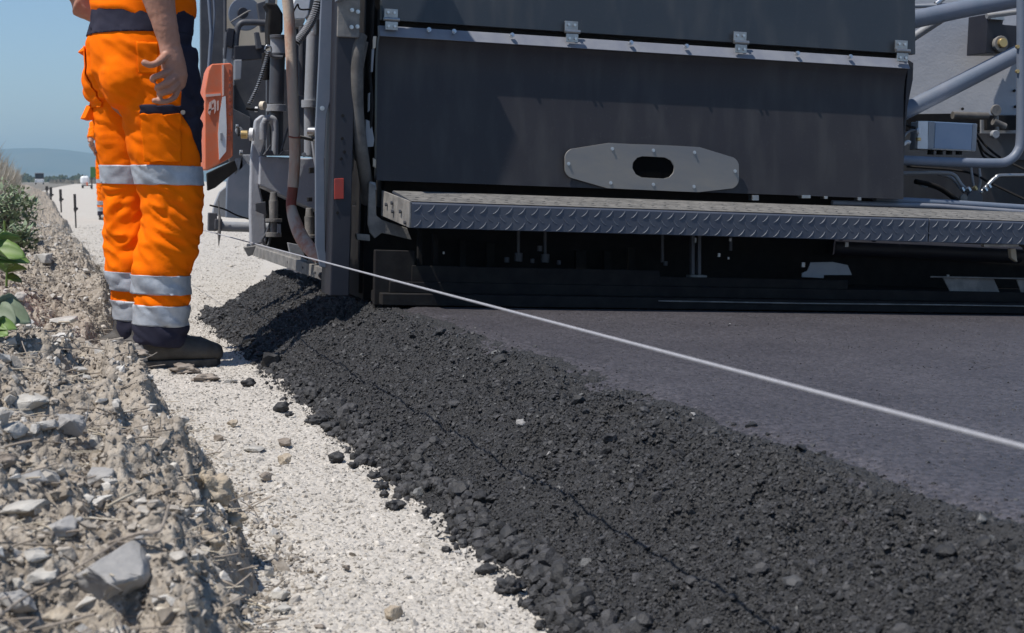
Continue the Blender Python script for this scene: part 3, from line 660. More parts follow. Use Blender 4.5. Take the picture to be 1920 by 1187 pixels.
# dark gap, upper cover
up_y = .022
zu0 = zf1 + .018
mb = MB(); mb.bb((xl + .01, .05, zf1 - .03), (xr - .01, .09, zu0 + .04)); mb.build('gap_backing', M['black'], paver)
xu0, xu1 = m(716, 20, up_y).x, m(1721, 20, up_y).x
mb = MB(); mb.add([(xu0, up_y, zu0), (xu1, up_y, zu0), (xu1, up_y + .05, zu0 + .45), (xu0, up_y + .05, zu0 + .45), (xu0, up_y + .03, zu0), (xu1, up_y + .03, zu0), (xu1, up_y + .08, zu0 + .45), (xu0, up_y + .08, zu0 + .45)],
       [(0, 1, 2, 3), (5, 4, 7, 6), (3, 2, 6, 7), (1, 0, 4, 5), (0, 3, 7, 4), (2, 1, 5, 6)])
upc = mb.build('upper_cover', M['panel_up'], paver, .002)
# hinges
for hx, hy in ((735, 36), (1074, 59), (1391, 79), (1694, 95)):
    p = m(hx, hy, -.012); s = rp(p, 1)
    h = MB(); h.box(p + Vector((0, .018, s * 11)), (s * 26, .006, s * 18)); h.build('hinge', M['steel'], paver, .0012)
    h_ = C.objects[-1]
    b1 = MB(); b1.cyl(p + Vector((-s * 15, .004, 0)), p + Vector((s * 15, .004, 0)), s * 3.6, n=14); b1.build('hinge_pin', M['steel'], h_)
    b2 = MB(); b2.box(p + Vector((0, .006, -s * 12)), (s * 24, .006, s * 16)); b2.build('hinge_leaf', M['steel'], h_, .0012)
    for dx, dz in ((-6, 13), (6, 13), (-6, -13), (6, -13)):
        q = p + Vector((dx * s, .016 if dz > 0 else .004, dz * s)); b = MB(); b.cyl(q, q + Vector((0, -.007, 0)), s * 2.6, n=8); b.build('screw', M['bolt'], h_)
# oval steel plate
def arc(cx, cy, r, a0, a1, n): return [(cx + r * math.cos(R(a0 + (a1 - a0) * i / n)), cy + r * math.sin(R(a0 + (a1 - a0) * i / n))) for i in range(n + 1)]
out = arc(1078, 297, 19, 250, 190, 4) + arc(1078, 316, 19, 170, 115, 4) + [(1138, 353), (1180, 355), (1225, 357), (1270, 359), (1310, 360.5)] + arc(1366, 335, 20, 65, 10, 4) + arc(1366, 313, 20, -10, -62, 4) + [(1312, 276), (1270, 273.5), (1225, 271.5), (1180, 270), (1142, 268)]
inn_c = [(1207, 314), (1244, 316)]
inn = []
for (x, y) in out:
    a = math.atan2(y - 314, (x - 1225)); c, s_ = math.cos(a), math.sin(a)
    # stadium outline along this direction
    hx, r_ = 19.0, 20.0
    if abs(s_) > 1e-6 and abs(c * r_ / abs(s_)) <= hx: k = r_ / abs(s_)
    else:
        cx = hx if c > 0 else -hx; bq = c * cx; k = bq + math.sqrt(max(0, bq * bq - cx * cx + r_ * r_))
    inn.append((1225 + k * c, 314 + k * s_ + .05 * k * c))
mb = MB(); mb.ring([m(x, y, -.024) for x, y in out], [m(x, y, -.024) for x, y in inn], (0, .006, 0)); op = mb.build('oval_plate', M['plate'], low, .001); tag(op, 'brushed steel plate with a slot in it')
pl('slot_shade', [(1225 + (x - 1225) * 1.04, 314 + (y - 314) * 1.04) for x, y in inn], -.0175, .002, 'void', low, 0)  # flat black sheet painted as the shade in the slot
for x, y in ((1066, 307), (1148, 279), (1225, 282), (1302, 286), (1378, 321), (1301, 350), (1225, 346), (1145, 343)):
    bolts('rivet', [(x, y, -.024)], 2.2, 'bolt', op, .004)
# ---- side lip of the covers at the right end
pl('end_lip', [(1703, 112), (1713, 118), (1712, 150), (1702, 200), (1697, 260), (1692, 374), (1686, 372)], .02, .05, 'panel')

# ---- walkway --------------------------------------------------------------
yf = -.30
A = m(772, 376, yf); B = m(1913, 417, yf); zfront = (A.z + B.z) / 2; hgt = rp(A, 49)
xw0 = A.x; xw1 = xw0 + 3.1; xseam = m(1743, 410, yf).x; ztb = zfront + .030
def wseg(x0, x1, nm):
    mb = MB(); T = .006
    P = [(yf, zfront - hgt), (yf, zfront - .006), (yf + .006, zfront), (-.02, ztb), (-.02, ztb - T), (yf + .012, zfront - T - .003), (yf + T, zfront - .014), (yf + T, zfront - hgt)]
    mb.prism([(x0, a, b) for a, b in P], (x1 - x0, 0, 0)); return mb.build(nm, M['tread'], paver, .0012)
for nm, a, b in (('step_plate', xw0, xseam - .002), ('step_plate', xseam + .002, xw1)):
    st = wseg(a, b, nm)
    # raised tread ridges on the front and on the top
    rb = MB(); x = a + .02; i = 0
    def ridge(c, dx, dz, normal):
        P = [Vector(c) + Vector((dx * t, 0, dz * t)) for t in (-1, -.5, 0, .5, 1)]
        P = [p + Vector((0, 0, .0)) + Vector(((.002 if dx * dz > 0 else -.002) * (1 - q * q), 0, (-.0035 * (1 - q * q)))) for p, q in zip(P, (-1, -.5, 0, .5, 1))]
        rb.loft(P, [(.0005, .0010), (.0012, .0018), (.0015, .0023), (.0012, .0018), (.0005, .0010)] if dx > 0 else [(.0004, .0008), (.0006, .0014), (.0008, .0017), (.0006, .0014), (.0004, .0008)], ref=(0, 1, 0), n=8)
    while x < b - .012:
        for row, zz in enumerate((zfront - hgt * .24, zfront - hgt * .83)):
            ridge((x, yf - .0004, zz), .0105, .011, 0)
        ridge((x + .0205, yf - .0004, zfront - hgt * .54), -.0105, .011, 0)
        x += .0405
    rb.build('tread_ridges', M['ridge'], st)
    tp = MB(); tp.add([(a, yf + .004, zfront + .0015), (b, yf + .004, zfront + .0015), (b, -.03, ztb + .0015), (a, -.03, ztb + .0015)], [(0, 1, 2, 3)])
    xx = a + .02
    while xx < b - .02:
        for j, yy in enumerate((.05, .10, .15, .20, .25)):
            o_ = .02 * (j % 2); q = yf + yy; zz = zfront + (q - yf) / (-.02 - yf) * (ztb - zfront) + .0015; d = .009 if j % 2 else -.009
            tp.loft([(xx + o_ - .009, q - d, zz), (xx + o_, q, zz + .0008), (xx + o_ + .009, q + d, zz)], [(.0006, .001), (.0012, .0026), (.0005, .001)], ref=(0, 0, 1), n=6)
        xx += .0405
    tp.build('dusty_top', M['treadtop'], st)
# left end plate of the step and its bracket
mb = MB(); e0 = Vector((xw0 - .004, yf + .002, zfront)); e1 = Vector((xw0 - .012, -.0, ztb))
mb.add([(xw0 - .006, yf, zfront - hgt), (xw0 - .006, yf, zfront + .001), (xw0 - .03, .0, ztb + .001), (xw0 - .03, .0, ztb - hgt), (xw0 - .0005, yf, zfront - hgt), (xw0 - .0005, yf, zfront + .001), (xw0 - .0235, .0, ztb + .001), (xw0 - .0235, .0, ztb - hgt)],
       [(0, 1, 2, 3), (5, 4, 7, 6), (1, 5, 6, 2), (0, 3, 7, 4), (0, 4, 5, 1), (3, 2, 6, 7)])
ep = mb.build('step_end_plate', M['grey_dust'], paver, .0012)
for yy, zz in ((-.22, .5), (-.13, .30), (-.14, .62), (-.07, .45), (-.27, .85)):
    p = Vector((xw0 - .012 - .024 * ((yy + .3) / .3) + .004, yy, zfront - hgt * zz + .03 * (yy + .3) / .3)); b = MB(); b.cyl(p, p + Vector((-.006, 0, 0)), .006, n=6); b.build('bolt', M['grey_dk'], ep)
pl('step_bracket', [(692, 342), (704, 348), (706, 404), (716, 412), (764, 428), (772, 450), (740, 442), (716, 437), (703, 447), (694, 436), (690, 420)], -.02, .012, 'grey_dust')
pl('step_bracket', [(668, 438), (694, 440), (694, 452), (670, 450)], -.01, .03, 'grey_dust')
# rails behind the step at the right
tb('step_rail', [(1640, 374, .06), (1760, 380, .06), (1930, 391, .06)], 7, 'postside', sm_=False)
tb('step_rail', [(1560, 380, .03), (1760, 387, .03), (1930, 399, .03)], 5, 'flange', sm_=False)
for x, y0, y1, w_ in ((1417, 366, 376, 6), (1512, 366, 372, 8), (1549, 368, 373, 3), (1612, 370, 376, 3)):
    pl('spacer_block', rect(x - w_, y0, x + w_, y1), -.02, .03, 'steel', bevel=.001)

# ---- screed body below the step -------------------------------------------------
def zmat(xl_): return 0.0
mb = MB(); xs0 = -.02; xs1 = 3.1
mb.bb((xs0 + .02, -.20, .004), (xs1, -.02, .040)); mb.bb((xs0 + .05, -.16, .040), (xs1, .10, .075)); sc_ = mb.build('screed_plate', M['black'], paver, .003)
mb = MB(); mb.tube([(.9, -.202, .030), (1.4, -.203, .029), (1.9, -.203, .031), (3.1, -.203, .030)], .0022, 8); mb.build('wear_edge', M['grey_dust'], sc_)
mb = MB(); mb.bb((.0, .10, .0), (3.1, .9, .30)); mb.build('screed_body', M['black'], paver, .004)
mb = MB(); mb.bb((.10, -.155, .075), (.92, -.145, .125)); mb.bb((.92, -.15, .075), (1.6, -.14, .105)); mb.build('screed_cover', M['black'], paver, .002)
mb = MB(); mb.bb((-.015, -.15, .0), (.11, -.12, .17)); mb.build('end_cover', M['black'], paver, .003)  # both covers blackened: underside shade put into the colour
pl('screed_bracket', rect(1297, 440, 1303, 520), -.12, .02, 'grey_dk'); pl('screed_bracket', rect(1309, 440, 1315, 520), -.12, .02, 'grey_dk'); pl('bracket_foot', rect(1295, 516, 1326, 524), -.13, .04, 'grey_dust')
pl('side_plate', [(1520, 492), (1562, 491), (1590, 497), (1598, 516), (1545, 516), (1545, 522), (1504, 520), (1504, 512), (1514, 508)], -.10, .006, 'grey')
for a in ([(1768, 521), (1863, 521), (1878, 556), (1787, 557)], [(1905, 521), (1960, 521), (1960, 560), (1918, 557)]):
    pl('deflector_plate', a, -.14, .006, 'grey_dust')
tb('deflector_rod', [(1745, 519, -.15), (1800, 520, -.15), (1990, 524, -.15)], 1.5, 'grey_dust', sm_=False)
tb('deflector_rod', [(1790, 559, -.15), (1830, 560, -.15), (1990, 565, -.15)], 2.5, 'grey_dust', sm_=False)
pl('lit_bracket', [(1895, 466), (1905, 466), (1908, 492), (1897, 484)], -.1, .02, 'cream'); pl('lit_bracket', rect(1845, 458, 1910, 463), -.12, .02, 'steel', bevel=.001)
tb('crossbar', [(1560, 462, .02), (1700, 468, .02), (1910, 478, .02)], 17, 'post', sm_=False)
for x, y, r_ in ((972, 482, 8), (1022, 484, 8), (1012, 466, 5), (740, 480, 6), (742, 500, 4), (950, 487, 5), (998, 489, 4), (1048, 492, 4), (1248, 494, 4)):
    p = m(x, y, -.05); q = rp(p, r_); b = MB(); b.cyl(p + Vector((0, .0, -q)), p + Vector((0, 0, q)), q, n=12); b.build('nut', M['grey_dk'], paver, .001)
for x, y0, y1, w_, yl in ((817, 438, 496, 5, -.06), (868, 450, 500, 6, .03), (788, 430, 500, 4, -.04), (920, 455, 500, 8, .03), (1090, 470, 505, 10, .02), (1140, 470, 508, 7, .04), (1185, 465, 506, 6, .0)):
    pl('stiffener', rect(x - w_, y0, x + w_, y1), yl, .02, 'black', bevel=.001)  # black here stands for the shade beneath the step
for x, y0, y1, yl in ((972, 430, 478, -.05), (1022, 430, 480, -.05), (1242, 430, 492, -.04), (1370, 432, 470, -.08)):
    tb('threaded_rod', [(x, y0, yl), (x, y1, yl)], 3, 'grey_dk')
for x, y, r_ in ((1303, 446, 4), (1369, 447, 2.5), (1366, 482, 2), (1348, 475, 3), (1587, 454, 4), (1506, 492, 4), (1777, 515, 3), (832, 472, 2)):
    p = m(x, y, -.11); q = rp(p, r_); b = MB(); b.cyl(p, p + Vector((0, 0, -q * 2.2)), q, n=10); b.build('bolt', M['steel'], paver)
# dark bulk inside, so that no daylight passes under the covers
mb = MB(); mb.bb((.06, .10, .29), (1.86, 1.0, 1.15)); mb.build('machine_core', M['black'], paver)
mb = MB(); mb.bb((1.80, .5, .0), (3.4, 1.4, .34)); mb.build('machine_core', M['black'], paver)

# ---- left column ------------------------------------------------------------
xp0, xp1 = m(628, 200, -.05).x, m(664, 200, -.05).x
mb = MB(); mb.prism([(xp0, -.05, .02), (xp0, -.05, .62 + .5), (xp1, -.05, 1.12), (xp1, -.05, .02)], (0, .17, 0)); col = mb.build('corner_post', M['post'], paver, .004)
# a plate that stands out behind the post: it throws the slanting shade over the covers
pa, pb = m(825, 0, 0), m(708, 205, 0); tn = math.tan(R(SUN_EL)) / math.cos(R(SUN_A)) + TILT * 4
xf = xp0 + .004; z1f = pa.z + (pa.x - xf) * tn; z0f = pb.z + (pb.x - xf) * tn
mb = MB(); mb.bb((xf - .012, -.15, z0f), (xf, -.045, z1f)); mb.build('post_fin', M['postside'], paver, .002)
pl('post_sunlit_side', [(604, -30), (634, -30), (630, 150), (612, 215), (608, 300), (610, 470), (622, 505), (600, 500), (592, 460), (592, 240), (598, 120)], .05, .02, 'postside')  # pale colour paints the sun on the post's left face
pl('bracket_plate', [(634, -12), (676, -12), (674, 68), (672, 71), (632, 69)], -.062, .011, 'grey_dust', bevel=.003)
bolts('bolt', [(660, 19, -.063), (671, 22, -.063), (659, 51, -.063), (670, 50, -.063)], 2.6, 'bolt', paver, .008)
pl('reflector', [(627, 335), (645, 334), (645, 373), (627, 374)], -.057, .006, 'red_r')
for x, y in ((643, 217), (642, 260), (646, 285), (640, 298), (633, 399)):
    p = m(x, y, -.052); b = MB(); b.cyl(p, p + Vector((0, .004, 0)), rp(p, 3), n=12); b.build('bolt_hole', M['black'], col)
# fat hoses between post and cover
tb('fat_hose', [(676, 66, -.03), (670, 96, -.04), (668, 150, -.04), (670, 220, -.03), (677, 280, -.02), (686, 340, .03), (690, 380, .06)], 13, 'hose')
tb('fat_hose', [(684, 78, -.01), (672, 140, -.01), (662, 200, -.01), (662, 260, .0), (672, 300, .0)], 7, 'hose')
tb('thin_hose', [(700, -20, .0), (697, 60, .0), (692, 120, .02), (697, 200, .0), (690, 300, .02), (696, 350, .03)], 3.5, 'black')
for a, mt in (([(699, 68), (706, 68), (704, 90), (699, 92)], 'cream'), ([(697, 92), (702, 92), (699, 135), (695, 135)], 'grey'), ([(691, 175), (697, 172), (697, 205), (690, 210)], 'grey'), ([(686, 224), (696, 228), (702, 262), (700, 275), (684, 276), (686, 250)], 'grey'), ([(700, 296), (706, 300), (706, 316), (700, 312)], 'cream'), ([(694, 340), (704, 342), (706, 356), (694, 352)], 'grey')):
    pl('clamp_plate', a, .0, .012, mt, bevel=.001)
mb = MB(); a = m(684, 100, .12); b = m(712, 100, .12); mb.bb((a.x, .12, .02), (b.x, .2, 1.15)); mb.build('inner_wall', M['black'], paver)

# ---- side gate and what hangs on it (its face looks left, so depth runs from .2 to 2.4 m) ----
gx0 = -.02
def side(pts, x=gx0): return [mX(px, py, x) for px, py in pts]
# gate box: front face and left skirt
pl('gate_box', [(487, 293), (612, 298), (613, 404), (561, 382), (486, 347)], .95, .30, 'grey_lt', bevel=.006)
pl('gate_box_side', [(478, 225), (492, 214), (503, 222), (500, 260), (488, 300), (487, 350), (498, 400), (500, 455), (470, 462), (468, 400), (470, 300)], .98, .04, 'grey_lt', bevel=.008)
pl('gate_skirt', [(487, 350), (612, 405), (622, 500), (600, 498), (560, 480), (498, 462), (498, 400)], 1.12, .02, 'black')
pl('gate_skirt', [(600, 300), (618, 290), (622, 520), (604, 500)], .72, .03, 'grey_dk')
pl('gate_tab', [(479, 381), (498, 378), (500, 404), (480, 396)], .93, .02, 'grey_dk')
# spring struts under the box
for x, yo, s_ in ((513, 0, 1), (580, 30, 1.05)):
    b = MB(); c = lambda yy: m(x, yy + yo, .9)
    q = rp(c(380), 1)
    b.cyl(c(360), c(376), 6 * q * s_, 8 * q, n=14); b.cyl(c(376), c(410), 9 * q * s_, 8 * q, n=14); b.cyl(c(410), c(416), 16 * q, n=14); b.cyl(c(416), c(436), 6 * q, n=12); b.cyl(c(436), c(444), 15 * q, n=14)
    b.build('spring_strut', M['grey_dust'], paver, .001)
for pts in ([(508, 415, .92), (500, 436, .92), (492, 450, .92), (500, 462, .92), (506, 448, .92), (503, 430, .92)], [(522, 402, .92), (512, 424, .92), (504, 434, .92)]):
    tb('chain_link', pts, 2.4, 'grey_dk')
pl('small_bracket', rect(520, 420, 527, 440), .88, .02, 'grey'); pl('small_bracket', [(540, 455), (566, 460), (572, 482), (544, 474)], .85, .03, 'grey')
pl('lower_clip', [(602, 457), (616, 466), (626, 480), (628, 505), (622, 500), (610, 484), (600, 470)], .30, .02, 'grey_dust'); tb('clip_ring', [(624, 500, .25), (627, 516, .25), (620, 528, .25), (604, 522, .25), (600, 514, .25), (616, 512, .25)], 3, 'grey_dk')
pl('lower_clip', rect(627, 470, 634, 488), .1, .03, 'grey_dust'); pl('lower_clip', rect(636, 468, 642, 490), .1, .03, 'grey_dust')
# slope former: long dusty beam on top of the loose asphalt, running away from us
def beam(p0, p1, x0, x1, h, mt, nm, extra=0):
    a0 = mX(*p0, x0); a1 = mX(*p1, x1); up = Vector((0, 0, h)); th = Vector((.022, 0, 0))
    mb = MB(); mb.add([a0, a1, a1 + up, a0 + up, a0 + th, a1 + th, a1 + up + th, a0 + up + th], [(0, 1, 2, 3), (5, 4, 7, 6), (3, 2, 6, 7), (1, 0, 4, 5), (0, 3, 7, 4), (2, 1, 5, 6)]); return mb.build(nm, M[mt], paver, .002)
bm_ = beam((462, 475), (618, 531), -.045, -.03, .045, 'grey_dust', 'slope_former'); tag(bm_, 'dusty scratched steel beam at the top of the loose slope')
beam((470, 466), (612, 512), -.028, -.012, .052, 'grey_dust', 'former_upper_rail')
pl('former_nose', [(457, 464), (480, 461), (474, 478), (466, 481)], 2.2, .03, 'grey_dust')
for t in (.12, .3, .5, .72, .9):
    x = 478 + (606 - 478) * t; y = 466 + (516 - 466) * t; p = mX(x, y, -.03); b = MB(); b.cyl(p, p + Vector((-.008, 0, 0)), rp(p, 2.2), n=8); b.build('bolt', M['grey_dk'], bm_)
# vertical cylinders
def vcyl(x, y0, y1, r_, yl, mt, nm='hydraulic_cylinder', x2=None):
    a = m(x, y0, yl); b = m(x if x2 is None else x2, y1, yl); q = MB(); q.cyl(a, b, rp(a, r_), n=20); return q.build(nm, M[mt], paver, .001)
c1 = vcyl(521, 95, 195, 14, 1.0, 'grey_dk', x2=518); vcyl(522, 66, 100, 15, 1.0, 'grey', 'cylinder_cap'); vcyl(523, 66, 72, 17, .99, 'grey_dk', 'cylinder_cap')
vcyl(518, 196, 209, 19, .99, 'grey', 'cylinder_flange'); vcyl(518, 209, 290, 13, 1.0, 'grey_dk'); vcyl(519, 100, 106, 19, .99, 'grey_dk', 'cylinder_flange')
vcyl(587, 60, 190, 12, .75, 'grey', x2=582); vcyl(581, 188, 202, 16, .74, 'grey', 'cylinder_flange'); vcyl(580, 202, 292, 10, .75, 'grey')
vcyl(591, 36, 66, 8, .74, 'steel', 'cylinder_cap'); vcyl(566, 50, 180, 6, 1.0, 'grey_dk', 'guide_rod'); vcyl(500, 100, 150, 9, 1.1, 'black', 'black_sleeve', x2=499)
pl('dark_backing', [(555, 40), (600, 60), (604, 296), (556, 292)], 1.35, .03, 'grey_dk'); pl('dark_backing', [(500, 130), (556, 130), (556, 292), (500, 292)], 1.4, .03, 'grey_dk')
tb('bent_pipe', [(493, 262, .95), (494, 232, .95), (503, 222, .95), (514, 226, .95), (516, 245, .95), (515, 290, .95)], 6.5, 'grey')
for x in (500, 531): pl('gusset', [(x - 7, 291), (x, 283), (x + 11, 282), (x + 14, 291)], .92, .03, 'grey_dk')
tb('stay_rod', [(540, 240, .93), (527, 284, .93)], 1.8, 'grey_dk'); tb('stay_rod', [(508, 272, .93), (498, 288, .93)], 1.6, 'grey_dk')
# knobs
def knob(x, y, r_, L, yl, mt, d=(1, 0, 0), nm='knob'):
    p = m(x, y, yl); q = rp(p, r_); d = Vector(d).normalized(); b = MB(); b.cyl(p, p + d * rp(p, L), q, n=20); return b.build(nm, M[mt], paver, .0015)
knob(468, 252, 12, 8, .95, 'white_p', (1, -.3, 0)); knob(452, 252, 8, 12, .97, 'brass', (1, -.2, 0)); knob(446, 247, 9, 3, 1.0, 'black'); knob(489, 198, 8, 9, .95, 'cream', (1, -.8, 0)); knob(478, 205, 5, 5, .95, 'white_p'); knob(574, 155, 5, 4, .9, 'orange_p'); knob(449, 286, 5, 6, 1.0, 'steel'); knob(442, 237, 4, 5, 1.0, 'steel')
knob(580, 247, 9, 20, .6, 'steel', (.75, -.65, 0), 'clamp_drum'); knob(603, 246, 3.5, 4, .55, 'bolt'); tb('clamp_rod', [(545, 256, .5), (562, 257, .5), (585, 262, .6)], 3.2, 'grey_dust'); pl('clamp_arm', [(585, 262), (600, 262), (604, 300), (596, 330), (590, 300)], .62, .03, 'grey')
pl('latch', [(597, 300), (604, 306), (606, 400), (598, 398)], .55, .03, 'grey'); pl('latch_hook', rect(581, 314, 589, 325), .6, .03, 'black'); pl('latch_hook', rect(601, 310, 609, 322), .5, .03, 'black'); pl('latch_hook', rect(578, 370, 586, 378), .6, .03, 'black'); tb('latch_bar', [(590, 358, .5), (610, 359, .5)], 1.6, 'black'); bolts('bolt', [(604, 203, .04), (570, 290, .7)], 3, 'bolt', paver, .006)
# rusty tube with a bent, flattened end
P = smooth_path([m(534, -40, .42), m(541, 20, .42), m(546, 110, .42), m(550, 200, .42), m(553, 290, .42), m(549, 352, .42), m(546, 384, .40), m(552, 412, .36), m(566, 446, .30), m(584, 470, .24), m(600, 486, .2)], 6)
q = rp(P[0], 1); mb = MB(); n_ = len(P); k1 = int(n_ * .50); k2 = int(n_ * .62)
mb.loft(P[:k1 + 1], [(10.5 * q, 10.5 * q)] * (k1 + 1), ref=(0, 1, 0), n=18); tube_ = mb.build('rusty_tube', M['rust'], paver); tag(tube_, 'rusty beige and red tube standing before the cylinders')
mb = MB(); seg_ = P[k1:k2 + 1]; mb.loft(seg_, [(9.5 * q, 9.8 * q)] * len(seg_), ref=(0, 1, 0), n=18); mb.build('red_sleeve', M['rustred'], tube_)
mb = MB(); seg_ = P[k2:]; mb.loft(seg_, [((9 - 4.5 * i / len(seg_)) * q, (9.5 + 4 * math.sin(3.1 * i / len(seg_))) * q) for i in range(len(seg_))], ref=(0, 1, 0), n=18); mb.build('bent_end', M['rust'], tube_)
tb('wire_tie', [(541, 256, .39), (552, 258, .385), (564, 257, .39)], 1.6, 'rustred', tube_)
# coiled cable and corrugated hose
def coil(path, rad, turns, wire, mt, nm):
    P = smooth_path([m(*p) for p in path], 10); mb = MB(); n = turns * 9; Q = []
    for i in range(n + 1):
        t = i / n * (len(P) - 1); j = min(int(t), len(P) - 2); f = t - j; c = P[j].lerp(P[j + 1], f); d = (P[j + 1] - P[j]).normalized(); u = d.cross(Vector((0, 1, 0))).normalized(); v = d.cross(u)
        a = 2 * math.pi * turns * i / n; Q.append(c + (u * math.cos(a) + v * math.sin(a)) * rp(c, rad))
    mb.tube(Q, rp(Q[0], wire), 6); return mb.build(nm, M[mt], paver)
coil([(504, 96, .9), (494, 130, .9), (482, 165, .9), (467, 196, .9)], 3.2, 26, 1.1, 'steel', 'coiled_cable'); tb('cable_core', [(504, 96, .9), (494, 130, .9), (482, 165, .9), (467, 196, .9)], 2.6, 'black')
tb('hook_ring', [(497, 93, .9), (500, 86, .9), (507, 88, .9), (508, 97, .9), (502, 101, .9), (497, 96, .9)], 2, 'steel'); tb('lever', [(461, 203, .9), (470, 205, .9), (484, 206, .9)], 2.5, 'black')
tb('corrugated_hose', [(604, -30, .6), (592, 20, .6), (577, 52, .6), (556, 80, .6)], 7, 'black'); coil([(604, -30, .6), (592, 20, .6), (577, 52, .6), (556, 80, .6)], 7.2, 30, 1.5, 'grey', 'hose_ribs')  # grey ribs paint the highlights of the black hose
tb('hook_ring', [(505, 98, .88), (512, 106, .88), (530, 107, .88)], 3, 'grey_dk')
# black bag, white panel, hazy things of the tractor further in
pl('black_cover', [(497, 4), (520, 6), (531, 26), (531, 60), (515, 78), (504, 92), (502, 50), (505, 20)], 1.15, .10, 'black', bevel=.01); pl('grey_post', [(503, -30), (520, -30), (512, 40), (504, 90), (502, 60)], 1.25, .08, 'grey_dk')
wp = pl('white_shroud', [(547, 14), (560, -20), (586, -20), (578, 28), (572, 36), (549, 36)], 1.3, .08, 'white_p', bevel=.004); tb('shroud_cable', [(550, 22, 1.27), (558, 8, 1.27), (560, 14, 1.27), (566, 18, 1.27), (586, 17, 1.27)], 1.6, 'black'); pl('shroud_base', [(548, 36), (573, 36), (566, 52), (552, 52)], 1.3, .1, 'grey_dust'); pl('side_housing', [(568, -20), (604, -20), (596, 60), (590, 48), (580, 30), (574, 22)], 1.4, .1, 'grey_dk')
TY = 3.3
pl('cab_wall', [(420, -60), (520, -60), (520, 96), (420, 96)], TY + .5, .05, 'cream')
def disc(x, y, r_, yl, mt, nm, th=.03):
    p = m(x, y, yl); b = MB(); b.cyl(p, p + Vector((0, th, 0)), rp(p, r_), n=28); return b.build(nm, M[mt], paver, .003)
disc(460, 26, 31, TY + .2, 'postside', 'pulley'); disc(456, 24, 10, TY + .15, 'post', 'pulley_hub')
tb('lever_rod', [(432, 42, TY + .1), (462, 23, TY + .1), (470, 20, TY + .1)], 1.5, 'grey_dust'); tb('frame_tube', [(440, 110, TY), (444, 60, TY), (452, 44, TY), (470, 42, TY), (500, 43, TY)], 6, 'grey_dk')
tb('frame_tube', [(390, -20, TY), (396, 60, TY), (388, 180, TY)], 3, 'postside', sm_=False); tb('frame_tube', [(398, -20, TY), (402, 30, TY), (394, 120, TY)], 2, 'postside'); tb('frame_tube', [(422, -20, TY), (422, 100, TY)], 3, 'grey_dk'); tb('frame_tube', [(425, 60, TY - .1), (421, 110, TY - .1)], 3, 'grey_dk')
for a, yl, mt in (([(376, -60), (424, -60), (422, 120), (386, 240), (376, 240)], TY + .4, 'grey_dk'), ([(440, 86), (498, 84), (500, 110), (440, 114)], TY - .05, 'post'), ([(420, 88), (440, 86), (440, 160), (420, 140)], TY, 'grey'), ([(470, 46), (478, 50), (490, 90), (448, 100), (446, 46)], TY + .6, 'white_p'),
                  ([(434, 114), (500, 110), (500, 330), (434, 330)], TY + .3, 'grey_dk'), ([(440, 112), (454, 112), (452, 148), (440, 150)], TY - .1, 'grey'), ([(478, 60), (486, 60), (492, 90), (482, 92)], TY - .1, 'grey_dk'), ([(428, 52), (440, 54), (436, 90), (420, 84)], TY - .02, 'post'), ([(482, 6), (500, 0), (500, 60), (490, 60)], TY, 'grey_dk'),
                  ([(388, 325), (440, 300), (446, 318), (404, 352), (390, 358)], TY - .2, 'black'), ([(440, 296), (486, 290), (486, 412), (424, 408), (426, 340)], TY + .1, 'postside'), ([(455, 290), (486, 290), (482, 330)], TY, 'grey'), ([(412, 360), (428, 346), (426, 408), (398, 404), (402, 384)], TY + .35, 'grey'), ([(430, 200), (470, 220), (470, 300), (440, 330), (430, 300)], TY + .1, 'grey_dk'),
                  ([(388, 180), (440, 150), (440, 300), (388, 320)], TY + .25, 'grey_dk')):
    pl('tractor_plate', a, yl, .05, mt, bevel=.004)
disc(449, 245, 7, TY - .1, 'grey', 'boss')
# orange side box with its white stripe, slots and worn lettering
OB = 2.6
ob = pl('orange_box', [(391, 132), (397, 120), (432, 118), (437, 123), (437, 292), (431, 297), (388, 320), (384, 318), (384, 170)], OB, .22, 'orange_p', bevel=.006); tag(ob, 'faded orange side box with a white stripe and a row of slots')
pl('white_stripe', [(417, 182), (423, 180), (425, 240), (424, 284), (411, 300), (409, 250), (412, 212)], OB - .006, .006, 'white_p', ob, 0); pl('white_stripe', [(416, 122), (420, 121), (420, 178), (417, 180)], OB - .006, .006, 'pink_p', ob, 0); pl('white_stripe', [(386, 177), (414, 175), (414, 179), (386, 182)], OB - .006, .006, 'pink_p', ob, 0)
for a in ([(390, 212), (393, 192), (396, 190), (397, 200), (394, 216)], [(396, 190), (402, 186), (405, 190), (405, 208), (402, 214), (401, 192), (398, 196)], [(407, 190), (410, 188), (410, 206), (407, 208)], [(390, 206), (402, 201), (402, 204), (390, 209)]):
    pl('worn_lettering', a, OB - .007, .006, 'pink_p', ob, 0)
for i in range(7): pl('vent_slot', [(429, 130 + i * 13.2), (433, 131 + i * 13.2), (433, 138 + i * 13.2), (429, 137 + i * 13.2)], OB - .006, .006, 'rustred', ob, 0)
pl('vent_slot', rect(428, 243, 433, 250), OB - .006, .006, 'rustred', ob, 0); pl('vent_slot', rect(427, 256, 432, 264), OB - .006, .006, 'rustred', ob, 0); pl('badge', [(413, 250), (417, 249), (417, 264), (413, 263)], OB - .010, .004, 'grey', ob, 0)
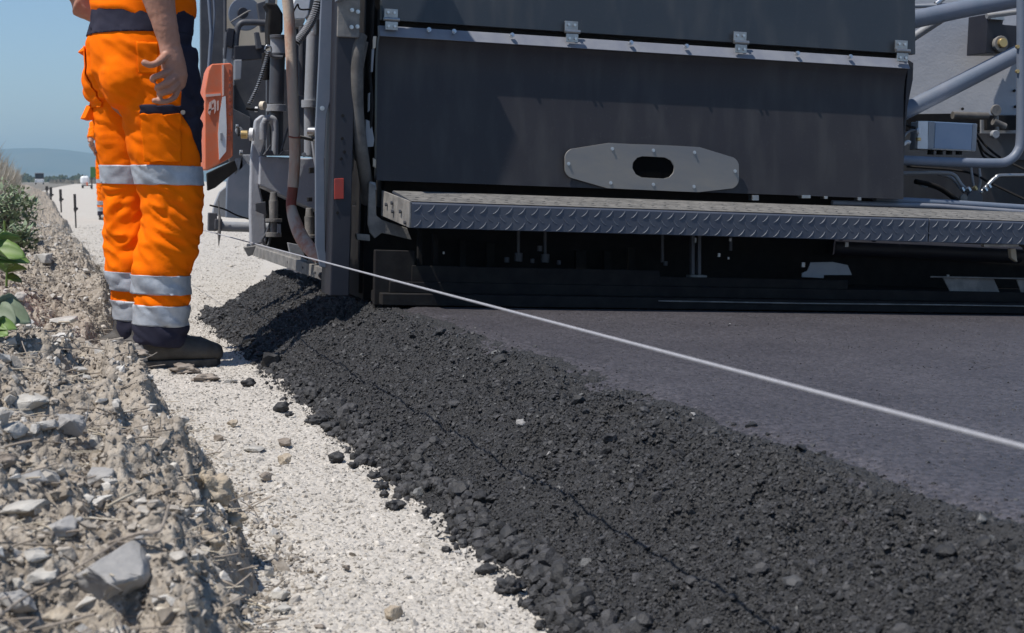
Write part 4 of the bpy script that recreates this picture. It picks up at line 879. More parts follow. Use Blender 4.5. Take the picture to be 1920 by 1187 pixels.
# grade sensor arm with its wand on the cord
SA = atx(411, 425, .64); sl = PI4 @ SA
arm = tb('sensor_arm', [(398, 423, sl.y), (430, 425, sl.y), (472, 426, sl.y), (520, 428, sl.y)], 9.5, 'grey', sm_=False)
b = MB(); c = m(398, 420, sl.y); q = rp(c, 1); b.box(c + Vector((0, 0, 4 * q)), (16 * q, .04, 34 * q)); b.box(c + Vector((10 * q, -.01, 0)), (14 * q, .05, 20 * q)); b.build('grade_sensor', M['grey_dk'], paver, .003)
b = MB(); b.loft([m(410, 376, sl.y - .03), m(411, 400, sl.y - .03), m(412, 412, sl.y - .03), m(411, 440, sl.y - .03), m(410, 461, sl.y - .03)], [.8 * q, 1.2 * q, 3.6 * q, 3.2 * q, .6 * q], ref=(0, 1, 0), n=10); b.build('sensor_wand', M['grey_dust'], paver)
tb('sensor_cable', [(394, 385, sl.y + .1), (420, 392, sl.y + .2), (445, 404, sl.y + .3), (475, 413, sl.y + .4)], 1.6, 'black')

# ---- right side: tractor wall, tubes, control box --------------------------------------
WY = .95
wy = lambda x: WY + .10 - (x - 1660) / 440 * .30
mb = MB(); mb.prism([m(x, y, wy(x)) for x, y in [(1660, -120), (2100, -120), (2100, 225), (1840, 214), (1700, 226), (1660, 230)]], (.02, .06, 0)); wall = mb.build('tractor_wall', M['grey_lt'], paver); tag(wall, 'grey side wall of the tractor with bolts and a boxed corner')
pl('wall_corner_box', [(1852, 26), (1884, 28), (1880, 46), (1930, 50), (1930, 100), (1848, 100)], WY - .22, .14, 'post', bevel=.003); pl('corner_lip', [(1851, 26), (1882, 28), (1884, 38), (1858, 36)], WY - .24, .02, 'steel', bevel=.001)
disc(1878, 82, 15, WY - .24, 'grey_dust', 'boss', .02); disc(1882, 80, 9, WY - .255, 'brass', 'boss_cap', .02)
pl('lower_frame', [(1690, 214), (1846, 212), (1846, 245), (1690, 245)], WY - .14, .05, 'black'); pl('wall_skirt', [(1840, 214), (2000, 214), (2000, 250), (1840, 250)], WY - .15, .03, 'grey', bevel=0); pl('lower_frame', [(1846, 246), (1990, 248), (1990, 300), (1846, 300)], WY - .02, .05, 'grey_dk'); pl('dark_slot', rect(1850, 216, 1906, 244), WY - .18, .02, 'black'); tb('dark_bar', [(1786, 216, .55), (1852, 218, .55)], 7, 'hose')
pl('back_shadow_wall', [(1680, 226), (2000, 226), (2000, 400), (1680, 400)], WY + .02, .05, 'panel', bevel=0); pl('mid_plate', [(1690, 235), (1850, 240), (1850, 300), (1690, 300)], WY - .06, .02, 'grey_dk')
tb('brace_tube', [(1690, 42, .30), (1800, 18, .30), (1990, -18, .30)], 17, 'postside', sm_=False); tb('brace_tube', [(1686, 214, .30), (1800, 156, .30), (1990, 58, .30)], 16, 'postside', sm_=False); tb('brace_tube', [(1700, 78, .5), (1752, 44, .45), (1790, 20, .40)], 8, 'grey', sm_=False); tb('thin_rail', [(1700, 12, .4), (1780, 10, .4)], 4, 'grey'); tb('thin_rail', [(1755, 8, .4), (1775, -8, .4)], 5, 'bolt'); tb('thin_rail', [(1850, 30, .35), (1990, 12, .35)], 5, 'grey')
tb('guard_rail', [(1915, -60, .12), (1915, 120, .12), (1914, 250, .12), (1908, 284, .12), (1888, 303, .12), (1860, 306, .12), (1780, 304, .12), (1680, 300, .12)], 9, 'postside', k=8)
for x, y in ((1906, 88), (1906, 134)): 
    p = m(x, y, .12); b = MB(); b.cyl(p, p + Vector((0, -.01, 0)), rp(p, 3.5), n=10); b.build('brass_stud', M['brass'], paver)
for x, y in ((1826, 64), (1834, 51), (1903, 170), (1905, 200), (1806, 204)): disc(x, y, 2.6, wy(x) - .012, 'black', 'bolt', .01)
# control box
cbx = MB(); y0_ = .16; a = m(1740, 227, y0_); b_ = m(1832, 232, y0_); zt_, zb_ = a.z, m(1740, 280, y0_).z
cbx.bb((a.x, y0_, zb_), (b_.x, y0_ + .12, zt_)); cb = cbx.build('control_box', M['white_p'], paver, .003); tag(cb, 'white metal control box with a blue reflection coloured into its lid')
L_ = MB(); L_.bb((a.x + .028, y0_ - .006, zb_ + .004), (b_.x - .022, y0_ - .001, zt_ - .004)); L_.build('lid', M['boxblue'], cb, .001)
L_ = MB(); L_.bb((b_.x - .020, y0_ - .004, zb_ + .002), (b_.x - .001, y0_ - .001, zt_ - .002)); L_.bb((a.x + .001, y0_ - .004, zb_ + .002), (a.x + .025, y0_ - .001, zt_ - .002)); L_.build('lid_frame', M['grey'], cb, .001)
pl('box_side', [(1722, 227), (1740, 227), (1740, 280), (1720, 279)], .14, .02, 'white_p', cb)
for x in (1745, 1762, 1780, 1798): 
    p = m(x, 281, .2); b = MB(); b.cyl(p, p - Vector((0, 0, rp(p, 9))), rp(p, 6), n=10); b.build('cable_gland', M['black'], cb)
knob(1720, 246, 6, 5, .12, 'white_p', (1, -1, 0)); knob(1722, 258, 5, 6, .12, 'brass', (0, 0, -1)); tb('wire', [(1690, 262, .14), (1704, 247, .14), (1720, 244, .12)], 2.2, 'grey'); tb('wire', [(1692, 272, .14), (1702, 266, .14), (1706, 268, .14)], 3.5, 'white_p'); tb('wire', [(1688, 226, .14), (1704, 236, .14), (1716, 240, .14)], 2.5, 'black')
# valve
tb('valve_stem', [(1868, 208, .45), (1870, 250, .45)], 4, 'grey_dust'); disc(1869, 207, 11, .44, 'grey_dust', 'valve_wheel', .01); disc(1868, 252, 8, .42, 'grey', 'valve_cap', .02); tb('valve_body', [(1862, 228, .45), (1884, 238, .45)], 7, 'hose')
for pts in ([(1830, 250, .4), (1850, 275, .4), (1880, 298, .3), (1930, 322, .2)], [(1832, 262, .4), (1846, 285, .4), (1870, 300, .35)], [(1700, 312, .5), (1810, 322, .4), (1860, 345, .3), (1930, 378, .2)], [(1835, 270, .5), (1842, 290, .5), (1850, 298, .5)]):
    tb('cable', pts, 2.2, 'black')
tb('hydraulic_pipe', [(1690, 325, .3), (1760, 324, .3), (1788, 328, .3), (1802, 346, .3), (1818, 362, .3)], 3.8, 'grey'); tb('hydraulic_pipe', [(1760, 326, .33), (1784, 334, .33), (1800, 352, .33), (1808, 360, .33)], 3, 'grey'); tb('hydraulic_pipe', [(1990, 330, .3), (1885, 329, .3), (1866, 334, .3), (1850, 350, .3), (1838, 362, .3)], 3.8, 'steel'); tb('hydraulic_pipe', [(1820, 312, .35), (1824, 340, .35), (1828, 360, .35)], 2.6, 'grey'); tb('hydraulic_pipe', [(1836, 316, .35), (1838, 340, .35), (1834, 358, .35)], 2.6, 'grey')
for x, y, mt in ((1802, 352, 'bolt'), (1814, 352, 'bolt'), (1845, 352, 'bolt'), (1852, 346, 'bolt'), (1826, 350, 'brass')):
    p = m(x, y, .27); b = MB(); b.cyl(p, p + Vector((.01, 0, -.012)), rp(p, 4.5), n=6); b.build('pipe_fitting', M[mt], paver)
knob(1828, 374, 17, 6, .26, 'grey_dk', (0, 1, 0), 'swivel_drum'); knob(1808, 372, 8, 6, .26, 'grey_dust', (0, 1, 0), 'swivel_drum')
tb('dark_hose', [(1716, 340, .4), (1760, 352, .4), (1800, 380, .4)], 5, 'black'); tb('wire', [(1720, 342, .4), (1734, 350, .4), (1744, 346, .4)], 2, 'grey')
# tracks and the bulk of the tractor beyond, for anyone looking round the corner
mb = MB(); mb.bb((.55, 1.6, .34), (2.9, 4.6, 1.6)); mb.build('tractor_body', M['grey_dk'], paver, .02)
for x in (.60, 2.45):
    mb = MB(); P = [(x, 2.0 + 2.2 * math.cos(a_) * .5 + .6, .16 + .34 * .5 * math.sin(a_)) for a_ in [2 * math.pi * i / 28 for i in range(28)]]
    mb.prism([(x, p[1], p[2]) for p in P], (.3, 0, 0)); mb.build('crawler_track', M['black'], paver, .01)
# ================================================================== PEOPLE
def bake(mb, voxel, iters=2, factor=.5):
    me = mb.mesh('tmp'); o = bpy.data.objects.new('tmp', me); C.objects.link(o)
    md = o.modifiers.new('r', 'REMESH'); md.mode = 'VOXEL'; md.voxel_size = voxel; md.use_smooth_shade = True
    if iters: s_ = o.modifiers.new('s', 'SMOOTH'); s_.factor = factor; s_.iterations = iters
    dg = bpy.context.evaluated_depsgraph_get(); dg.update(); out_ = bpy.data.meshes.new_from_object(o.evaluated_get(dg), depsgraph=dg)
    bpy.data.objects.remove(o); return out_
def fold_noise(p, leg):
    z = p.z
    a = .0035 + .0085 * math.exp(-((z - .47) / .13) ** 2) + .007 * math.exp(-((z - .80) / .09) ** 2) + .0085 * math.exp(-((z - .22) / .12) ** 2) - .002 * math.exp(-((z - 1.08) / .04) ** 2)
    s = 1 if p.y < 0 else -1
    q = Vector((p.x * 7 + 3 * s, p.y * 7, z * 17 + p.x * 9 * s - p.y * 6)); n = mnoise.noise(q + 1.2 * Vector((mnoise.noise(p * 6), 0, mnoise.noise(p * 5 + Vector((4, 0, 0)))))); r_ = .45 + .55 * (abs(n) * 2.6 - .25) + .45 * (.6 - abs(mnoise.noise(q * 1.7 + Vector((9, 2, 5)))) * 2.4)
    for zb_ in (.163, .259, .60): a *= 1 - .55 * math.exp(-((z - zb_) / .035) ** 2)
    n2 = mnoise.noise(Vector((p.x * 16, p.y * 16, z * 22 + 7))); n3 = mnoise.noise(Vector((p.x * 34 + 2, p.y * 34, z * 60))); return 1.2 * a * (r_ - .45) + .0028 * n2 + .0012 * n3
def cut(bm, co, no):
    bmesh.ops.bisect_plane(bm, geom=bm.verts[:] + bm.edges[:] + bm.faces[:], plane_co=co, plane_no=no, dist=1e-5)
def patch(name, bm, pred, off, mt, parent, thick=.0012):
    """lift a part of the garment off as its own mesh, following every fold"""
    idx = {}; V = []; F = []
    for f in bm.faces:
        if pred(f.calc_center_median()):
            q = []
            for v in f.verts:
                if v.index not in idx: idx[v.index] = len(V); V.append((v.co + v.normal * off)[:])
                q.append(idx[v.index])
            F.append(q)
    me = bpy.data.meshes.new(name); me.from_pydata(V, [], F); me.polygons.foreach_set('use_smooth', [True] * len(F)); me.update(); o = link(name, me, M[mt], parent)
    if thick: s_ = o.modifiers.new('t', 'SOLIDIFY'); s_.thickness = thick; s_.offset = 1
    return o
pr = atz(280, 681, 0)
man = empty('person', (pr.x, pr.y, 0), (0, 0, R(14)))
tag(man, 'person in orange trousers with grey reflective bands, standing beside the paver with one arm hanging', 'person')
LEG = {-1: dict(hip=(.015, -.088, .90), knee=(.045, -.105, .50), ank=(.0, -.105, .10)), 1: dict(hip=(-.015, .088, .90), knee=(-.012, .105, .50), ank=(.008, .10, .10))}
# ---- trousers
mb = MB()
for s, L_ in LEG.items():
    h, k_, a = Vector(L_['hip']), Vector(L_['knee']), Vector(L_['ank'])
    g = 1.0 if s < 0 else .97
    pts = [Vector((h.x, h.y, .99)), h, h.lerp(k_, .3) + Vector((.0, 0, 0)), h.lerp(k_, .65), k_ + Vector((.006, 0, .03)), k_ + Vector((.0, 0, -.07)), k_.lerp(a, .5) + Vector((-.012, 0, 0)), k_.lerp(a, .8), a + Vector((-.004, 0, -.03))]
    rad = [(.12, .105), (.130 * g, .112), (.122 * g, .106), (.108 * g, .098), (.098 * g, .09), (.094 * g, .088), (.090 * g, .086), (.083 * g, .083), (.079 * g, .081)]
    mb.loft(pts, rad, ref=(1, 0, 0), n=28)
mb.loft([(-.012, 0, .86), (-.02, 0, .92), (-.018, 0, .99), (-.004, 0, 1.05), (.004, 0, 1.12)], [(.125, .150), (.152, .186), (.158, .192), (.152, .182), (.150, .176)], ref=(1, 0, 0), n=36)
for s in (-1, 1): mb.ball((-.075, s * .085, .90), (.088, .092, .105), 22)
tm = bake(mb, .0075, 3)
bm = bmesh.new(); bm.from_mesh(tm)
for v in bm.verts: v.co += v.normal * fold_noise(v.co, 0)
# seat seam and crotch crease
for v in bm.verts:
    if v.co.x < .02 and .78 < v.co.z < 1.05: v.co.x += .012 * math.exp(-(v.co.y / .010) ** 2) 
for z, nx in ((.131, .05), (.195, .05), (.229, .04), (.289, .04), (.570, .03), (.629, .03), (1.035, -.02), (.075, 0)): cut(bm, (0, 0, z), (nx, 0, 1))
for z in (.64, .785, .812, .905): cut(bm, (0, 0, z), (0, 0, 1))
hc = Vector((.03, -.095, 0))
def azcut(a): cut(bm, hc, (math.sin(R(a)), -math.cos(R(a)), 0))
for a in (-80, 8, -142, -116, 128): azcut(a)
def azp(a, z, q=.13): return hc + Vector((math.cos(R(a)) * q, math.sin(R(a)) * q, z))
T0, T1, T2 = azp(-80, .80), azp(-38, .645), azp(-80, .80, .02)
TN = (T1 - T0).cross(T2 - T0).normalized(); TN = TN if TN.x > 0 else -TN
cut(bm, T0, TN)
bm.normal_update(); bm.verts.index_update()
def az(c): return math.degrees(math.atan2(c.y - hc.y, c.x - hc.x))
def zt_(c, z, nx): return c.z + nx * c.x - z
bands = [('navy_cuff', 'navy', lambda c: zt_(c, .131, .05) < 0, .002), ('reflective_band', 'refl', lambda c: zt_(c, .131, .05) > 0 and zt_(c, .195, .05) < 0, .003), ('reflective_band', 'refl', lambda c: zt_(c, .229, .04) > 0 and zt_(c, .289, .04) < 0, .003),
         ('reflective_band', 'refl', lambda c: zt_(c, .57, .03) > 0 and zt_(c, .629, .03) < 0, .003)]
tr = patch('trousers', bm, lambda c: True, 0, 'orange', man, 0)
for nm, mt, pf, off in bands:
    for s in (-1, 1): patch(nm, bm, (lambda c, pf=pf, s=s: pf(c) and c.y * s > 0), off, mt, tr)
patch('waistband', bm, lambda c: zt_(c, 1.035, -.02) > 0, .003, 'navy', tr)
patch('side_panel', bm, lambda c: c.y < 0 and -80 < az(c) < 8 and c.z > .64 and zt_(c, 1.035, -.02) < 0 and (c.z > .80 or (c - T0).dot(TN) > 0), .0022, 'navy', tr)
patch('holster_pocket', bm, lambda c: c.y < 0 and -142 < az(c) < -80 and .64 < c.z < .785, .008, 'orange', tr, .003)
patch('pocket_trim', bm, lambda c: c.y < 0 and -142 < az(c) < -80 and .785 < c.z < .812, .006, 'navy', tr, .002)
patch('back_pocket', bm, lambda c: c.y < -.03 and c.x < 0 and -142 < az(c) < -116 and .905 < c.z < 1.0, .0035, 'orange', tr, .0015)
patch('back_pocket', bm, lambda c: .035 < c.y < .16 and c.x < -.03 and .812 < c.z < 1.0, .004, 'orange', tr, .002)
bm.free()
def lp(px, py, y):                       # photo pixel -> person's local point on the plane local y = y
    I = (Matrix.Translation(man.location) @ Matrix.Rotation(R(14), 4, 'Z')).inverted(); c = I @ Vector((0, 0, CAMH)); d = I.to_3x3() @ ray(px, py); return c + d * ((y - c.y) / d.y)
for a, b, c_ in (((166, 84), (153, 96), (166, 104)), ((168, 148), (160, 156), (170, 160)), ((170, 196), (158, 222), (172, 226))):
    f = MB(); f.prism([lp(*a, .10), lp(*b, .10), lp(*c_, .10), lp(c_[0] + 8, c_[1] - 6, .10)], (0, .05, 0)); f.build('pocket_flap', M['orange'], tr, .003)
pk = lp(344, 211, -.235); f = MB(); f.cyl(pk, pk + Vector((-.004, -.006, 0)), .007, n=16); f.build('snap_button', M['grey_dust'], tr)
# ---- skin: one continuous body
mb = MB()
for s, L_ in LEG.items():
    h, k_, a = Vector(L_['hip']), Vector(L_['knee']), Vector(L_['ank']); mb.loft([h, h.lerp(k_, .5), k_, k_.lerp(a, .4), a, a + Vector((0, 0, -.04))], [.085, .072, .055, .052, .038, .038], ref=(1, 0, 0), n=16, round_ends=True)
    mb.loft([a + Vector((-.05, 0, -.05)), a + Vector((.05, 0, -.05)), a + Vector((.13, 0, -.065))], [(.03, .03), (.03, .036), (.018, .034)], ref=(0, 0, 1), n=14, round_ends=True)
mb.loft([(-.02, 0, .88), (0, 0, 1.02), (0, 0, 1.14), (0, 0, 1.28), (.0, 0, 1.42), (0, 0, 1.50), (.015, 0, 1.56)], [(.10, .14), (.115, .145), (.115, .14), (.12, .16), (.115, .18), (.09, .15), (.055, .06)], ref=(1, 0, 0), n=26, round_ends=True)
mb.loft([(.01, 0, 1.50), (.03, 0, 1.60), (.035, 0, 1.66)], [(.058, .056), (.056, .054), (.06, .056)], ref=(1, 0, 0), n=18)
mb.ball((.035, 0, 1.735), (.098, .076, .115), 26); mb.ball((.075, 0, 1.675), (.055, .05, .055), 18)
mb.loft([(.128, 0, 1.745), (.150, 0, 1.715), (.140, 0, 1.702)], [(.010, .008), (.016, .015), (.010, .017)], ref=(0, 0, 1), n=10); 
for s in (-1, 1): mb.ball((.03, s * .080, 1.735), (.022, .010, .033), 12); mb.ball((.118, s * .032, 1.757), (.014, .018, .010), 10)
mb.ball((.125, 0, 1.680), (.014, .026, .007), 12); mb.ball((.122, 0, 1.668), (.014, .022, .007), 12)
RS, RE, RW = (0.0, -.205, 1.49), (-.055, -.262, 1.215), (-.012, -.292, .992)
mb.loft([RS, Vector(RS).lerp(Vector(RE), .5), RE, Vector(RE).lerp(Vector(RW), .25), Vector(RE).lerp(Vector(RW), .7), RW], [.058, .052, .046, (.052, .050), (.040, .036), (.033, .027)], ref=(1, 0, 0), n=18, round_ends=True)
LS, LE, LW = (0, .205, 1.49), (-.175, .31, 1.20), (.015, .215, 1.075)
mb.loft([LS, Vector(LS).lerp(Vector(LE), .5), LE, Vector(LE).lerp(Vector(LW), .3), LW], [.058, .052, .044, .048, .030], ref=(0, 0, 1), n=18, round_ends=True)
# right hand: wrist, palm, five separate fingers
mb.loft([RW, (-.008, -.297, .965), (-.004, -.300, .925), (.004, -.297, .893), (.004, -.294, .872)], [(.032, .024), (.036, .021), (.041, .020), (.040, .019), (.034, .016)], ref=(.9, .1, .35), n=18, round_ends=True)
def finger(pts, r0):
    P = smooth_path(pts, 4); n = len(P); mb.loft(P, [r0 * (1 - .22 * i / n + .06 * math.sin(i / n * 9)) for i in range(n)], ref=(0, -1, .2), n=12, round_ends=True)
finger([(-.012, -.308, .912), (-.045, -.325, .897), (-.070, -.318, .886), (-.066, -.298, .880)], .0118)
finger([(.002, -.306, .893), (-.032, -.328, .872), (-.058, -.322, .860), (-.054, -.300, .855)], .0120)
finger([(.010, -.300, .876), (-.020, -.322, .850), (-.047, -.318, .840), (-.046, -.296, .837)], .0112)
finger([(.014, -.292, .860), (-.006, -.310, .830), (-.034, -.311, .817), (-.066, -.304, .819)], .0098)
finger([(-.016, -.302, .962), (-.040, -.316, .946), (-.062, -.330, .930), (-.084, -.332, .922), (-.100, -.326, .928)], .0125)
# left hand on the hip
mb.loft([LW, (.045, .205, 1.050), (.075, .195, 1.035)], [(.028, .022), (.038, .018), (.036, .015)], ref=(0, 0, 1), n=14, round_ends=True)
for i in range(4):
    z = 1.058 - .018 * i; finger([(.080, .193, z), (.112, .178, z - .004), (.136, .150, z - .010), (.148, .124, z - .012)], .0085 - .0004 * i)
finger([(.040, .20, 1.075), (.060, .185, 1.098), (.09, .178, 1.108)], .0098)
bme = bake(mb, .0042, 2, .4)
bm = bmesh.new(); bm.from_mesh(bme)
for v in bm.verts:
    c = v.co
    if c.z < 1.2 and abs(c.y) > .2 or c.z > 1.5: v.co += v.normal * (.0009 * mnoise.noise(c * 90) + .0016 * mnoise.noise(c * 28))
bm.to_mesh(bme); bm.free(); body = link('body', bme, M['skin'], man)
for s in (-1, 1): e = MB(); e.ball((.125, s * .032, 1.756), (.008, .012, .006), 12); e.build('eye', M['white_p'], body)
hb = MB(); hb.ball((.018, 0, 1.760), (.105, .086, .108), 24); hm = bake(hb, .007, 1); bm = bmesh.new(); bm.from_mesh(hm)
for v in bm.verts: v.co += v.normal * .004 * mnoise.noise(v.co * 40)
bmesh.ops.delete(bm, geom=[v for v in bm.verts if v.co.x > .075 and v.co.z < 1.80 or v.co.z < 1.69], context='VERTS'); bm.to_mesh(hm); bm.free(); link('hair', hm, M['hair'], body)
# ---- shirt / jacket
mb = MB()
mb.loft([(.004, 0, 1.085), (.002, 0, 1.12), (0, 0, 1.22), (0, 0, 1.36), (0, 0, 1.46), (.0, 0, 1.53), (.012, 0, 1.58)], [(.156, .184), (.160, .186), (.150, .180), (.146, .198), (.132, .200), (.10, .155), (.068, .070)], ref=(1, 0, 0), n=34)
for a, b in ((RS, RE), (LS, LE)): a, b = Vector(a), Vector(b); mb.loft([a, a.lerp(b, .4), a.lerp(b, .82)], [.075, .072, .068], ref=(1, 0, 0), n=22)
sm2 = bake(mb, .008, 3); bm = bmesh.new(); bm.from_mesh(sm2)
for v in bm.verts: v.co += v.normal * (.007 * (1 - abs(mnoise.noise(Vector((v.co.x * 8, v.co.y * 8, v.co.z * 16 + v.co.x * 7)))) * 2.4) - .003)
for z in (1.24, 1.30): cut(bm, (0, 0, z), (0, 0, 1))
bm.normal_update(); bm.verts.index_update(); jk = patch('jacket', bm, lambda c: True, 0, 'orange', man, 0); patch('reflective_band', bm, lambda c: 1.24 < c.z < 1.30 and abs(c.y) < .21, .003, 'refl', jk); bm.free()
# ---- boots
def boot(x, y, rot):
    mb = MB()
    mb.loft([(-.082, 0, .052), (-.05, 0, .056), (.0, 0, .060), (.06, 0, .060), (.11, 0, .052), (.155, 0, .046), (.188, 0, .040)], [(.038, .034), (.048, .039), (.052, .042), (.048, .046), (.042, .052), (.040, .052), (.032, .040)], ref=(0, 0, 1), n=22, round_ends=True)
    mb.loft([(-.022, 0, .05), (-.014, 0, .10), (-.006, 0, .17)], [(.058, .042), (.050, .044), (.048, .044)], ref=(1, 0, 0), n=22)
    me = bake(mb, .006, 2); bm = bmesh.new(); bm.from_mesh(me)
    for v in bm.verts: v.co += v.normal * (.0018 * mnoise.noise(v.co * 40) + (.0025 if abs(v.co.z - .082 - .05 * v.co.x) < .004 else 0)); v.co.z = max(v.co.z, .018)
    cut(bm, (-.012, 0, 0), (1, 0, .35)); cut(bm, (0, 0, .088), (-.15, 0, 1)); bm.normal_update(); bm.verts.index_update()
    T = Matrix.Translation((x, y, 0)) @ Matrix.Rotation(R(rot), 4, 'Z')
    up = patch('boot', bm, lambda c: True, 0, 'boot', man, 0); patch('heel_counter', bm, lambda c: c.x + .35 * c.z < -.012 and c.z - .15 * c.x < .088, .0025, 'heel', up, .0015); bm.free()
    s_ = MB(); O = [(-.118, -.022), (-.10, -.036), (-.05, -.042), (.02, -.040), (.09, -.050), (.15, -.052), (.195, -.036), (.214, 0), (.195, .036), (.15, .052), (.09, .050), (.02, .040), (-.05, .042), (-.10, .036), (-.118, .022)]
    s_.prism([(a, b, -.002) for a, b in O], (0, 0, .024)); s_.build('sole', M['sole'], up, .004); up.matrix_local = T
boot(-.022, -.106, -8); boot(-.020, .100, -2)

# a second worker far down the roadbed: same build, turned another way
def copy_tree(o, parent=None):
    c = o.copy(); C.objects.link(c); c.parent = parent
    for ch in [x for x in C.objects if x.parent == o]: copy_tree(ch, c)
    return c
p2 = atz(206, 412, 0); w2 = copy_tree(man); w2.location = (p2.x, p2.y, 0); w2.rotation_euler = (0, 0, R(100)); w2.scale = (.97, .97, .97)
tag(w2, 'person in orange work clothes far down the roadbed, mostly hidden behind the near worker', 'person')
# ================================================================== DISTANCE
def hills(name, dist, prof, depth, mt, label):
    """prof: list of (photo px, photo py) for the crest"""
    xs = [-9000, -6000] + [p[0] for p in prof] + [6000, 12000]; ys = [prof[0][1] + 6, prof[0][1] + 2] + [p[1] for p in prof] + [prof[-1][1] + 3, prof[-1][1]]
    V = []; F = []; n = 260; rr = random.Random(4)
    for j, (f, h) in enumerate(((-.30, 0), (-.15, .35), (-.05, .8), (0, 1), (.08, .8), (.3, 0))):
        for i in range(n):
            px = -4000 + 12000 * i / (n - 1); py = np.interp(px, xs, ys); p = aty(px, py, dist)
            V.append((p.x, dist * (1 + f * depth), max(-20, p.z * h - (5 if h == 0 else 0) + p.z * .06 * mnoise.noise(Vector((px * .02, j * 3.1, 0)))) if h < 1 else p.z))
    for j in range(5):
        for i in range(n - 1): a = j * n + i; F.append((a, a + 1, a + n + 1, a + n))
    o = link(name, np_mesh(name, V, F, True), M[mt]); tag(o, label, kind='structure')
hills('hills', 7000, [(0, 281), (30, 278), (60, 277), (90, 278), (125, 281), (170, 287), (300, 300), (480, 312), (900, 300), (1500, 290), (2500, 296)], .6, 'hill', 'long low blue hills on the horizon')
def treeline(name, pts, dist, hpx, mt, label, seed):
    V = []; F = []; r = random.Random(seed); n = 0
    for i in range(2600):
        px = r.uniform(*pts); d = dist * r.uniform(.9, 1.25); h = hpx / FPX * dist * r.uniform(.3, 1.0) * (.6 + .8 * abs(mnoise.noise(Vector((px * .03, seed, 0))))); p = aty(px, VPY, d); s = dist * .0012 * r.uniform(.5, 1.4); z = h * r.random()
        a = r.uniform(0, 3.14); u = Vector((math.cos(a), math.sin(a), r.uniform(-.5, .5))) * s; v = Vector((-math.sin(a) * .3, .4, 1)).normalized() * s * .8; c = Vector((p.x, d, z)); b = len(V)
        V += [(c - u)[:], (c + v)[:], (c + u)[:], (c - v)[:]]; F.append((b, b + 1, b + 2, b + 3))
    tag(link(name, np_mesh(name, V, F), M[mt]), label, kind='stuff')
treeline('far_trees', (-40, 260), 900, 17, 'treeline', 'dark band of far trees below the hills', 3)
treeline('far_scrub', (95, 250), 420, 8, 'field', 'pale far scrub where the roadbed ends', 9)
# verge left of the roadbed: sloping embankment into the distance
def ribbon(name, rows, mt, label, kind='structure'):
    V = []; F = []
    for (Y, a, b) in rows:
        for (X, z) in (a, b): V.append((X, Y, z))
    for i in range(len(rows) - 1): F.append((2 * i, 2 * i + 1, 2 * i + 3, 2 * i + 2))
    return tag(link(name, np_mesh(name, V, F, True), M[mt]), label, kind=kind)
ribbon('far_embankment', [(60, (-14, .45), (-.2, .02)), (90, (-14, .42), (-.1, .02)), (140, (-16, .40), (.8, .02)), (200, (-20, .40), (2.4, .02)), (320, (-30, .45), (6, .02)), (600, (-60, .45), (12, .02))], 'field', 'grey verge rising left of the roadbed in the distance')

# stakes along the left edge, from the photograph
def stake(bx_, by_, ty_, label, lean=0):
    p = atz(bx_, by_, 0.0); d = (p - Vector((0, 0, CAMH))).dot(CAMF); h = (by_ - ty_) * d / FPX; r_ = .012 * max(1, d / 15)
    e = empty('survey_stake', (p.x, p.y, 0), (0, lean, 0)); tag(e, label, 'stake', 'stakes along the left edge of the roadbed')
    b = MB(); b.loft([(0, 0, -.05), (0, 0, h * .46), (0, 0, h * .5), (0, 0, h)], [r_ * .6, r_ * .6, r_, r_ * 1.05], n=8); b.build('post', M['stake'], e)
    b = MB(); b.box((0, 0, h * .55), (r_ * 2.4, r_ * 2.4, r_ * 2.4)); b.cyl((r_ * 1.6, 0, h * .53), (r_ * 1.6, 0, h * .6), r_ * .6, n=8); b.build('clamp', M['stake'], e)
stake(142.5, 427, 364, 'nearest and tallest dark stake beside the pale roadbed', R(-1))
stake(115, 398, 355, 'second stake, just left of the tallest one', R(-1))
stake(96, 384, 351, 'third stake from the right beside the bank')
stake(88, 362, 349, 'farthest short stake next to the verge')

# ---- far vehicles
def truck(px, by_, wpx, label):
    p = aty(px, by_, 150); p.z = .3; d = 150 / .96; s = wpx * d / FPX / 2.4
    e = empty('distant_truck', p); e.scale = (s, s, s); tag(e, label, 'truck')
    b = MB(); b.bb((-1.2, 0, .5), (1.2, 2.2, 1.5)); b.build('bumper_and_grille', M['white_p'], e, .08)
    b = MB(); b.bb((-1.15, .1, 1.5), (1.15, 2.1, 3.0)); b.build('cab', M['post'], e, .12)
    b = MB(); b.bb((-1.0, .02, 1.75), (1.0, .09, 2.6)); b.build('windscreen', M['glass_d'], e, .03)
    b = MB(); b.bb((-1.2, 2.3, .9), (1.2, 7, 3.2)); b.build('load_body', M['grey'], e, .05)
    for x in (-1.0, 1.0):
        for y in (1.0, 5.5): b = MB(); b.cyl((x - .15, y, .5), (x + .15, y, .5), .5, n=18); b.build('wheel', M['black'], e)
    for x in (-.85, .85): b = MB(); b.cyl((x, -.05, .95), (x, .05, .95), .16, n=12); b.build('headlight', M['bolt'], e)
truck(74, 337, 15, 'small far off truck with a white front and dark cab left of the roadbed')
